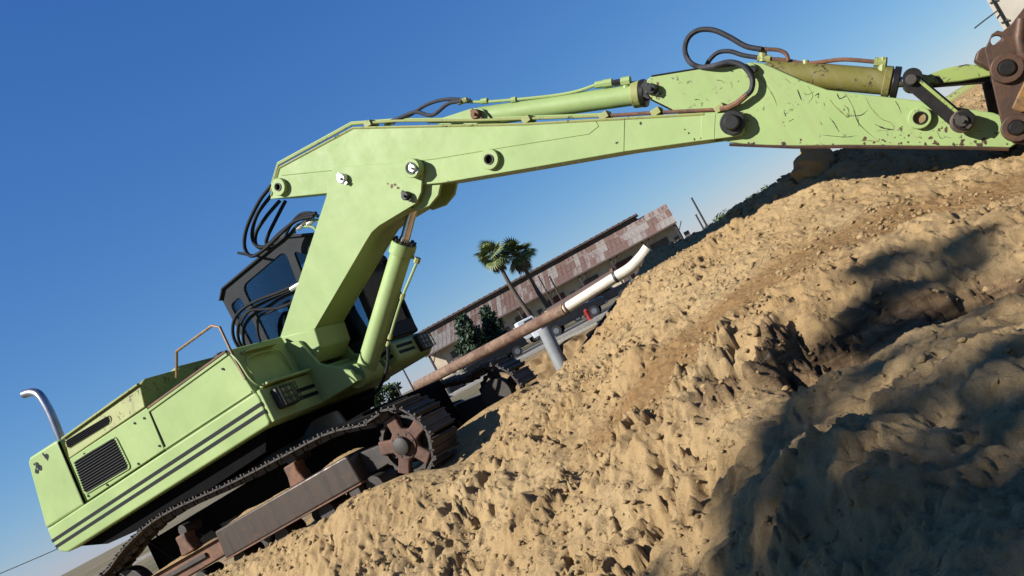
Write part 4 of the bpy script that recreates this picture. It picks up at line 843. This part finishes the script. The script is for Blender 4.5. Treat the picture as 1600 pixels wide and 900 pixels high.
MB().tube([(0, 0, -.5), (p0_.x-p1_.x, p0_.y-p1_.y, p0_.z-p1_.z-.04), (p0_.x-p1_.x, p0_.y-p1_.y, p0_.z-p1_.z)], [.135, .125, .11], 20).build('post_shaft', 'post_grey', PO)
MB().ring((p0_.x-p1_.x, p0_.y-p1_.y, p0_.z-p1_.z-.12), (0, 0, 1), .1, .130, .03, 20).build('post_band', 'post_grey', PO)
bd0, bd1 = at(985, 447, 13.6), at(902, 557, 13.2); BD = MB().bar(bd0, bd1, .10, .025, (0, 1, .3)).build('leaning_board', 'dark_steel', None, bevel=.004); tag(BD, 'thin dark board leaning on the shaded flank of the heap', 'board')

# ------------------------------------------------------------------ the yard, road and warehouse
def sheet(name, c, mat, z, kind='structure'):
    mb = MB(); mb.v = [(x, y, z) for x, y in c]; mb.f = [tuple(range(len(c)))]; o = mb.build(name, mat, None, smooth=0); o['kind'] = kind; return o
sheet('road', [(-24, 40.4), (60, 32), (60, 44), (-24, 55.1)], 'asphalt', BASE+.006)
KB = MB(); KB.bar((-24, 40.3, BASE+.05), (60, 31.9, BASE+.05), .3, .18); kb = KB.build('kerb', 'kerb_light', None, bevel=.02); kb['kind'] = 'structure'
# patterned low block wall near the road
BWALL = empty('block_wall', (0, 0, 0)); tag(BWALL, 'low grey concrete block wall behind the white pipe post', 'wall')
wa, wb = at(862, 541, 27), at(935, 494, 25); wa.z = wb.z = BASE; dw = (wb-wa); nbl = 14; ang = math.atan2(dw.y, dw.x); bproto = None
for r in range(2):
    for k in range(nbl-(r % 2)):
        p = wa+dw*((k+.5+.5*(r % 2))/nbl)
        if bproto is None: bproto = MB().box((-dw.length/nbl*.48, -.1, 0), (dw.length/nbl*.48, .1, .19)).build('block', 'concrete', BWALL, bevel=.012); o = bproto
        else: o = inst(bproto, BWALL)
        o.location = (p.x, p.y, BASE-.03+r*.2); o.rotation_euler = (0, 0, ang)
# --- warehouse: long side faces us, its right end nearer
Wr, Wl = at(1056, 345, 74), at(668, 560, 79); dW = Vector((Wr.x-Wl.x, Wr.y-Wl.y, 0)); WL = dW.length; wang = math.atan2(dW.y, dW.x)
WH = empty('warehouse', (Wl.x, Wl.y, BASE), wang); tag(WH, 'long warehouse with rust-patched metal roof and raised ridge', 'building')
EAVE = 3.25; RUN = 3.3; RISE = 2.0; DEP = 13
MB().box((0, .8, 0), (WL-.3, DEP, EAVE-.06)).build('wall', 'wall_tan', WH)
def roof_pt(x, t): return (x, -.3+RUN*t, EAVE+RISE*t)
NCOL = 56; cw = WL/NCOL; protos = {}
rows = [(0, .36), (.34, .70), (.68, 1.0)]; COLR = [random.random() for _ in range(60)]
for i in range(NCOL):
    for r, (t0, t1) in enumerate(rows):
        rusty = .5*perlin(np.array([i*.17+.2]), np.array([r*.2+.4]), 4)[0]+.55*(COLR[i]-.5)+.45*(random.random()-.5)
        mname = 'sheet_rust' if rusty > .07 else ('sheet_mixed' if rusty > -.12 else 'sheet_grey')
        key = (r, mname)
        if key not in protos:
            mb = MB(); nn = 10; vs = []
            for k in range(nn+1):
                x = cw*1.03*k/nn; dz = .025*math.cos(k*math.pi)
                for t in (t0, t1): q = roof_pt(x, t); vs.append((q[0], q[1], q[2]+dz+(.02 if t == t0 else 0)))
            mb.add(vs, [(2*k, 2*k+2, 2*k+3, 2*k+1) for k in range(nn)])
            o = mb.build('roof_sheet', mname, WH, smooth=0); protos[key] = o
        else: o = inst(protos[key], WH)
        o.location = (i*cw, 0, random.uniform(0, .015))
ty, tz = -.3+RUN, EAVE+RISE; Lm = WL*.885
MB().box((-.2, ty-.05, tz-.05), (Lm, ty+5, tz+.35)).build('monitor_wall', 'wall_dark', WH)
MB().prism([(-.5, tz+.34), (Lm+.25, tz+.34), (Lm+.25, tz+.50), (-.5, tz+.50)], ty-.55, ty+2.6).build('monitor_roof', 'brown_paint', WH)
for k in range(40): 
    if k == 0: ribp = MB().bar((0, ty-.58, tz+.50), (0, ty+2.5, tz+.54), .10, .06).build('roof_rib', 'brown_paint', WH, smooth=0); ribp.location = (.1, 0, 0)
    else: inst(ribp, WH, (.1+k*Lm/40, 0, 0))
MB().prism([(0, EAVE-.12), (WL, EAVE-.12), (WL, EAVE+.02), (0, EAVE+.02)], -.38, -.28).build('fascia', 'brown_paint', WH)
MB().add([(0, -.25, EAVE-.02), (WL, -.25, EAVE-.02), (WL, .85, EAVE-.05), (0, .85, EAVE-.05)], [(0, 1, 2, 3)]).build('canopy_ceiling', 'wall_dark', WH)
MB().add([(WL-.1, .8, 0), (WL-.1, DEP, 0), (WL-.1, DEP, EAVE), (WL-.1, ty+2, tz), (WL-.1, ty, tz), (WL-.1, -.2, EAVE), (WL-.1, .8, EAVE-.1)], [(0, 1, 2, 3, 4, 5, 6)]).build('gable', 'wall_tan', WH)
for k in range(9):
    x = .3+k*(WL-.6)/8
    if k == 0: pst = MB().box((-.09, -.22, 0), (.09, -.04, EAVE-.1)).build('canopy_post', 'wood_pole', WH); pst.location = (x, 0, 0); brp = MB().bar((0, -.13, EAVE-1.0), (.7, -.13, EAVE-.15), .08, .08).build('post_brace', 'wood_pole', WH); brp.location = (x, 0, 0)
    else: inst(pst, WH, (x, 0, 0)); inst(brp, WH, (x, 0, 0))
for k in range(7):
    x = 2.0+k*(WL-4)/6.3
    d = MB().box((x, .72, .2), (x+1.7, .81, 2.5)).build('door', 'door_red' if k in (3, 5) else 'wall_dark', WH); 
    for q in range(3): MB().box((x+.1+q*.53, .70, .4), (x+.5+q*.53, .725, 1.9)).build('door_panel', 'wall_dark', d, smooth=0)
    for q in range(2):
        wx = x+2.2+q*.95; wv = MB().box((wx, .73, 1.3), (wx+.5, .81, 2.1)).build('window', 'wall_dark', WH); MB().box((wx-.06, .70, 1.22), (wx+.56, .81, 1.29)).build('sill', 'concrete', wv)
MB().box((0, -.4, 0), (WL, .8, .55)).build('loading_dock', 'concrete', WH)
# --- palms
def palm(px, py, Y, bx, by, label, seed):
    rr = random.Random(seed); top = at(px, py, Y); base = at(bx, by, Y); base.z = BASE; t = empty('fan_palm', base); tag(t, label, 'palm tree', 'palms before the warehouse')
    H = top-base; pts = [H*k/8+Vector((.06*math.sin(k), .05*math.cos(k*1.3), 0)) for k in range(9)]
    MB().tube(pts, [.22-.09*k/8 for k in range(9)], 10).build('trunk', 'palm_trunk', t)
    crown = empty('crown'); crown.parent = t; crown.location = H; fr = {}
    def frond(mat):
        mb = MB(); mb.tube([(0, 0, 0), (.45, 0, .03)], .014, 4)
        for k in range(13):
            a = R_(-78+k*13); ln = .62*(1-.18*abs(k-6)/6); d = Vector((math.cos(a), math.sin(a), 0)); s = Vector((-d.y, d.x, 0))*.038; o = Vector((.42, 0, .03))
            mb.add([o, o+d*ln*.5+s+Vector((0, 0, .04)), o+d*ln*.95+Vector((0, 0, -.10)), o+d*ln*.5-s+Vector((0, 0, .02))], [(0, 1, 2, 3)])
        return mb.build('frond', mat, crown, smooth=0)
    for k in range(74):
        dead = k > 56; m = 'palm_dead' if dead else 'leaf_palm'
        o = frond(m) if m not in fr else inst(fr[m], crown); fr.setdefault(m, o)
        el_ = R_(rr.uniform(55, 85)) if dead else R_(-75+125*(k/56)**.85+rr.uniform(-8, 8))
        o.rotation_euler = (rr.uniform(-.5, .5), el_, rr.uniform(0, 6.28)); s = 1.4*rr.uniform(.7, 1.25)*(.75 if dead else 1); o.scale = (s, s, s)
        if dead: o.location = (0, 0, -rr.uniform(0, .5))
    return t
palm(771, 400, 60, 833, 500, 'taller fan palm on the left of the pair before the warehouse', 1); palm(808, 399, 61, 861, 487, 'shorter fan palm on the right of the pair before the warehouse', 2)
# --- leafy trees
def leaf_tree(name, base, h, spread, mat, label, cat, seed, n=2600, conical=True, leafsz=.13, group=None, trunk_h=.3):
    rr = np.random.default_rng(seed); t = empty(name, base); tag(t, label, cat, group)
    mb = MB().tube([(0, 0, -.1), (.05, 0, h*.4), (0, .05, h*.85)], [h*.04, h*.028, h*.008], 8)
    for k in range(7):
        a = k*2.4; z = h*(trunk_h+.09*k); mb.tube([(0, 0, z), (math.cos(a)*spread*.6, math.sin(a)*spread*.6, z+h*.1)], [h*.014, h*.004], 5)
    mb.build('trunk', 'bark', t)
    v = []; f = []; nc = max(14, n//45); 
    for c in range(nc):
        zz = trunk_h*.5+(1-trunk_h*.5)*rr.random(); R = spread*((1-zz)**.75*1.15+.08 if conical else math.sqrt(max(.05, 1-(2*zz-1.15)**2))); a = rr.random()*6.283; rad = R*rr.uniform(.45, 1.0); cc = np.array([math.cos(a)*rad, math.sin(a)*rad, zz*h])
        cs = spread*rr.uniform(.16, .34)
        for k in range(n//nc):
            d = rr.normal(size=3); d /= np.linalg.norm(d); p = cc+d*cs*rr.random()**.4; q = rr.normal(size=3); q /= np.linalg.norm(q); s = np.cross(q, d); s /= np.linalg.norm(s)+1e-6; l = leafsz*rr.uniform(.6, 1.3); b = len(v)
            v += [tuple(p-q*l), tuple(p+s*l*.45), tuple(p+q*l), tuple(p-s*l*.45)]; f.append((b, b+1, b+2, b+3))
    mb = MB(); mb.v = v; mb.f = f
    me = bpy.data.meshes.new('crown'); me.from_pydata(v, [], f); me.materials.append(MATS[mat]); o = bpy.data.objects.new('crown', me); link(o, t); return t
def gbase(px, py, Y): p = at(px, py, Y); return (p.x, p.y, BASE)
leaf_tree('conifer', gbase(752, 560, 52), 3.6, 1.25, 'leaf_conifer', 'dark bushy evergreen, left of two before the warehouse', 'tree', 11, 6500, True, .15, None, .12)
leaf_tree('conifer', gbase(786, 540, 53), 3.5, .95, 'leaf_conifer', 'dark pointed evergreen, right of two before the warehouse', 'tree', 12, 6000, True, .14, None, .12)
for i, (px, py, Y, h, s, lb) in enumerate(((575, 640, 60, 2.8, 1.5, 'small green tree glimpsed beneath the excavator house'), (610, 632, 62, 2.2, 1.2, 'low green bush right of the small tree beneath the excavator house'),
        (1120, 345, 90, 1.5, 2.6, 'leftmost green bush on the skyline behind the heap'), (1150, 332, 88, 1.8, 3.0, 'middle green bush on the skyline behind the heap'), (1180, 312, 92, 2.1, 3.0, 'rightmost green bush on the skyline behind the heap'), (1165, 324, 95, 1.8, 2.6, 'small rear bush on the skyline between two larger ones'))):
    leaf_tree('bush', gbase(px, py, Y), h, s, 'leaf_bush', lb, 'bush', 20+i, 1500, False, .2, 'bushes on the skyline' if i > 1 else 'bushes behind the excavator')
# --- poles, signs, vehicles in the yard
def pole(px, py, Y, h, r, label, arm=True):
    b = gbase(px, py, Y); t = empty('utility_pole', b); tag(t, label, 'pole', 'poles in the yard')
    MB().tube([(0, 0, 0), (0, 0, h)], [r, r*.75], 8).build('shaft', 'wood_pole', t)
    if arm: MB().bar((-.5, 0, h-.25), (.5, 0, h-.25), .08, .08).build('cross_arm', 'wood_pole', t)
    MB().tube([(0, 0, h), (0, 0, h+.06)], r*.9, 8).build('pole_cap', 'dark_steel', t)
pole(1104, 352, 62, 3.9, .09, 'tall thin dark post standing right of the warehouse', False); pole(1099, 357, 60, 2.6, .08, 'shorter dark post standing right of the warehouse', False)
pole(868, 482, 64, 4.2, .07, 'thin dark post right behind the second palm', False); pole(882, 476, 64, 3.8, .09, 'thicker dark post further right of the palms', False)
pole(648, 612, 50, 2.6, .06, 'dark post right of the lamp on the far side of the excavator', False); pole(628, 620, 52, 2.0, .06, 'dark post below the far excavator lamp', False); pole(243, 833, 40, 3.0, .07, 'dark post seen under the rear of the excavator', False)
def vehicle(px, py, Y, rz, body, label, kind='pickup', name='pickup_truck', cargo=None):
    b = gbase(px, py, Y); t = empty(name, b, rz); t.scale = (.8, .8, .8); tag(t, label, 'truck' if kind == 'truck' else 'car'); z0 = .42
    if kind == 'truck':
        Lc, W, H = 5.6, 2.1, 2.35
        MB().prism([(1.0, .55), (2.8, .55), (2.8, 1.35), (2.55, 2.2), (1.0, 2.25)], -W/2, W/2).build('cab_body', body, t, bevel=.06); MB().prism([(1.6, 1.35), (2.6, 1.35), (2.42, 2.05), (1.6, 2.05)], -W/2-.01, W/2+.01).build('side_window', 'car_glass', t); MB().add([(2.81, -.9, 1.38), (2.81, .9, 1.38), (2.58, .9, 2.12), (2.58, -.9, 2.12)], [(0, 1, 2, 3)]).build('windscreen', 'car_glass', t)
        MB().box((-2.8, -W/2, .8), (.95, W/2, 1.0)).build('load_bed', 'dark_steel', t); MB().box((-2.75, -W/2+.03, 1.0), (.9, W/2-.03, 1.6)).build('cargo_box', cargo or 'car_white', t, bevel=.04); ws = (-1.9, 2.0)
    else:
        W = 1.75
        MB().prism([(-2.3, .45), (2.25, .45), (2.3, .8), (2.2, 1.0), (1.1, 1.08), (.45, 1.62), (-.7, 1.66), (-.95, 1.08), (-2.3, 1.05)], -W/2, W/2).build('body', body, t, bevel=.07, seg=3); MB().prism([(.95, 1.10), (.42, 1.56), (-.62, 1.58), (-.82, 1.10)], -W/2-.012, W/2+.012).build('side_window', 'car_glass', t); MB().box((2.26, -.8, .42), (2.36, .8, .58)).build('bumper', 'car_silver', t, bevel=.02)
        for y in (-.62, .62): MB().tube([(2.24, y, .82), (2.29, y, .82)], .1, 10).build('headlight', 'lamp_glass', t)
        ws = (-1.45, 1.4)
    for x in ws:
        for y in (-W/2+.05, W/2-.05):
            s = 1 if y > 0 else -1; w = MB().tube([(x, y-.11, .36), (x, y+.11, .36)], .36, 18).build('wheel', 'tyre', t); MB().tube([(x, y+s*.1, .36), (x, y+s*.125, .36)], .2, 12).build('rim', 'car_silver', w)
vehicle(797, 530, 58, R_(8), 'car_white', 'white cab truck with blue load parked beneath the palms', 'truck', 'flatbed_truck', 'car_blue')
vehicle(873, 500, 52, R_(-4), 'car_white', 'white vehicle between the palm trunks and the rusty pipe', 'pickup')
vehicle(900, 497, 45, R_(-10), 'car_black', 'black pickup below the joint of rust and white pipe', 'pickup'); vehicle(945, 470, 48, R_(170), 'car_black', 'black car furthest right under the white pipe', 'pickup'); vehicle(775, 556, 46, R_(5), 'car_black', 'black car behind the middle of the rusty pipe', 'pickup')
hb_ = gbase(917, 489, 40); HY = empty('red_hydrant', hb_); tag(HY, 'small red hydrant standing by the kerb under the white pipe', 'hydrant')
MB().tube([(0, 0, 0), (0, 0, .12), (0, 0, .13), (0, 0, .5), (0, 0, .58), (0, 0, .66)], [.15, .15, .10, .10, .12, .04], 14).build('barrel', 'red_paint', HY); MB().tube([(-.17, 0, .42), (.17, 0, .42)], .05, 10).build('nozzle', 'red_paint', HY)
def crate(px, py, Y, s, mat, label, name):
    b = gbase(px, py, Y); t = empty(name, b, .3); tag(t, label, 'box'); MB().box((-s, -s*.7, .08), (s, s*.7, s*1.3)).build('carcass', mat, t, bevel=.03); MB().box((-s*1.05, -s*.75, s*1.3), (s*1.05, s*.75, s*1.3+.08)).build('lid', 'car_silver', t, bevel=.02)
    for x in (-s*.8, s*.8): MB().box((x-.06, -s*.6, 0), (x+.06, s*.6, .08)).build('skid', 'wood_pole', t)
crate(662, 602, 44, .55, 'car_silver', 'grey metal tank box left of the rusty pipe end', 'tank_box'); crate(655, 606, 38, .4, 'lime_dusty', 'dull green box beside the grey tank', 'green_box'); crate(765, 570, 34, .22, 'car_white', 'small white crate under the rusty pipe', 'white_crate'); crate(702, 583, 42, .45, 'car_black', 'dark box at the far left end of the rusty pipe', 'dark_box')
crate(284, 842, 30, .5, 'car_silver', 'grey box glimpsed between track and house of the excavator', 'tank_box')
# overhead wire low on the left
w0, w1 = at(-60, 921, 42), at(300, 760, 46); WR = MB().tube([w0+(w1-w0)*t+Vector((0, 0, -1.2*t*(1-t)*.4)) for t in np.linspace(0, 1, 16)], .022, 5).build('overhead_wire', 'dark_steel'); tag(WR, 'thin dark overhead wire at the lower left behind the counterweight', 'wire')
# cream building at the upper right edge
cb = at(1567, 45, 20); CB = empty('cream_building', (cb.x, cb.y, BASE), R_(-42)); tag(CB, 'cream plastered building behind the bucket at the right edge', 'building')
MB().box((0, 0, 0), (7, 6, 4.6)).build('wall', 'cream_wall', CB, bevel=.02); MB().box((-.15, -.15, 4.6), (7.15, 6.15, 4.8)).build('roof_slab', 'concrete', CB); MB().tube([(.12, -.05, 0), (.12, -.05, 4.6)], .03, 8).build('downpipe', 'grease', CB)
for k in range(4): MB().bar((.03, -.02, 1.2+k*.55), (.2, -.07, 1.2+k*.55), .03, .03).build('pipe_bracket', 'dark_steel', CB)
MB().tube(smooth_pts([(.12, -.1, 2.6), (-.2, -.2, 2.55), (-.45, -.3, 2.5)]), .018, 5).build('service_wire', 'dark_steel', CB); MB().box((2.5, -.04, 1.4), (3.8, .02, 2.6)).build('window', 'wall_dark', CB)
# second lime machine behind the heap
gm = at(1318, 240, 13.6); GM = empty('green_loader', (gm.x, gm.y, BASE+.25), R_(-15)); tag(GM, 'second lime green machine mostly hidden behind the heap and stick', 'machine')
hh = gm.z-BASE-.25
for x, y in ((-.38, 0), (.38, 0), (-.38, .9), (.38, .9)): MB().bar((x, y, .3), (x, y, hh+.06), .06, .06).build('guard_post', 'lime', GM)
MB().box((-.45, -.06, hh+.02), (.45, .96, hh+.08)).build('guard_roof', 'lime_dusty', GM, bevel=.02); MB().tube([(-.1, -.1, hh-.12), (-.1, -.2, hh-.12)], .09, 12).build('lamp', 'zinc', GM); MB().bar((-.38, 0, hh-.2), (.38, 0, hh-.16), .05, .05).build('guard_rail', 'lime', GM)
MB().prism([(.6, .2), (3.2, .2), (3.3, hh-.5), (2.9, hh-.08), (2.2, hh+.06), (1.3, hh-.02), (.7, hh-.3)], -.1, 1.1).build('hood', 'lime_dusty', GM, bevel=.08, seg=3); MB().box((-.6, -.1, .1), (.6, 1.0, .7)).build('body', 'lime', GM, bevel=.04)
for x in (-.3, 2.6):
    for y in (-.3, 1.2): MB().tube([(x, y-.15, .3), (x, y+.15, .3)], .5, 18).build('wheel', 'tyre', GM)
# --- the tree behind our left shoulder whose shade falls on the near mound
def back(px, py, Y, t): p = at(px, py, Y); return Vector(np.array(p)-sun_d*t)
T0 = 22.0; base = back(1330, 700, 3.9, T0); TB = Vector((base.x-.8, base.y-.6, .0)); ST = empty('shade_tree', TB); tag(ST, 'tall broad tree behind the camera shading the near sand', 'tree')
trk = MB(); topz = base.z-.5
v = []; f = []; rr = np.random.default_rng(5)
patches = []
def inside(p, poly):
    c = False; j = len(poly)-1
    for i in range(len(poly)):
        (xi, yi), (xj, yj) = poly[i], poly[j]
        if (yi > p[1]) != (yj > p[1]) and p[0] < (xj-xi)*(p[1]-yi)/(yj-yi)+xi: c = not c
        j = i
    return c
SHADE = [([(1250, 490), (1294, 425), (1359, 404), (1447, 386), (1600, 366), (1760, 330), (1760, 500), (1480, 545), (1330, 575), (1270, 530)], 38, .85), ([(1070, 760), (1170, 700), (1330, 625), (1480, 585), (1600, 545), (1780, 490), (1800, 960), (985, 960), (1030, 840)], 78, .7)]
for poly, cnt, dn in SHADE:
    k = 0
    while k < cnt:
        px, py = rr.uniform(980, 1800), rr.uniform(330, 960)
        if not inside((px, py), poly): continue
        k += 1; g = ground_hit(px, py); c = Vector(np.array(g)-sun_d*(T0+rr.uniform(-2.6, 2.6))); patches.append(c-TB)
        sc = (.75+.1*g.y/4)*rr.uniform(.35, 1.0); ex = np.array([.42, .15, .13])*sc; n = int(130*dn*sc*sc*2.0)
        for q_ in range(n):
            d = rr.normal(size=3); d /= np.linalg.norm(d); p = np.array(c-TB)+d*ex*rr.random()**.4; q = rr.normal(size=3); q /= np.linalg.norm(q); s_2 = np.cross(q, d); s_2 /= np.linalg.norm(s_2)+1e-6; l = .06*rr.uniform(.7, 1.4); b = len(v)
            v += [tuple(p-q*l), tuple(p+s_2*l*.5), tuple(p+q*l), tuple(p-s_2*l*.5)]; f.append((b, b+1, b+2, b+3))
ctr = sum(patches, Vector())/len(patches)
trk.tube([(0, 0, -.2), (.1, .05, ctr.z*.4), tuple(ctr*.75+Vector((0, 0, ctr.z*.02))), tuple(ctr)], [.32, .24, .15, .08], 12)
for pc_ in patches: trk.tube([tuple(ctr*.8), tuple(ctr*.8+(pc_-ctr*.8)*.5+Vector((0, 0, .15))), tuple(pc_)], [.05, .025, .008], 5)
trk.build('trunk', 'bark', ST)
me = bpy.data.meshes.new('crown'); me.from_pydata(v, [], f); me.materials.append(MATS['leaf_shade']); o = bpy.data.objects.new('crown', me); link(o, ST)

leaf_tree('sky_block_tree', (6.5, -5.5, 0), 9.5, 4.2, 'leaf_shade', 'added unseen tree behind the camera to the right, blocking sky light', 'tree', 71, 5000, False, .30, None, .25)  # two trees added out of view to keep blue sky light off shaded sand
leaf_tree('sky_block_tree', (-.5, -9.5, 0), 8.5, 4.0, 'leaf_shade', 'added unseen tree straight behind the camera, blocking sky light', 'tree', 72, 5000, False, .30, None, .25)
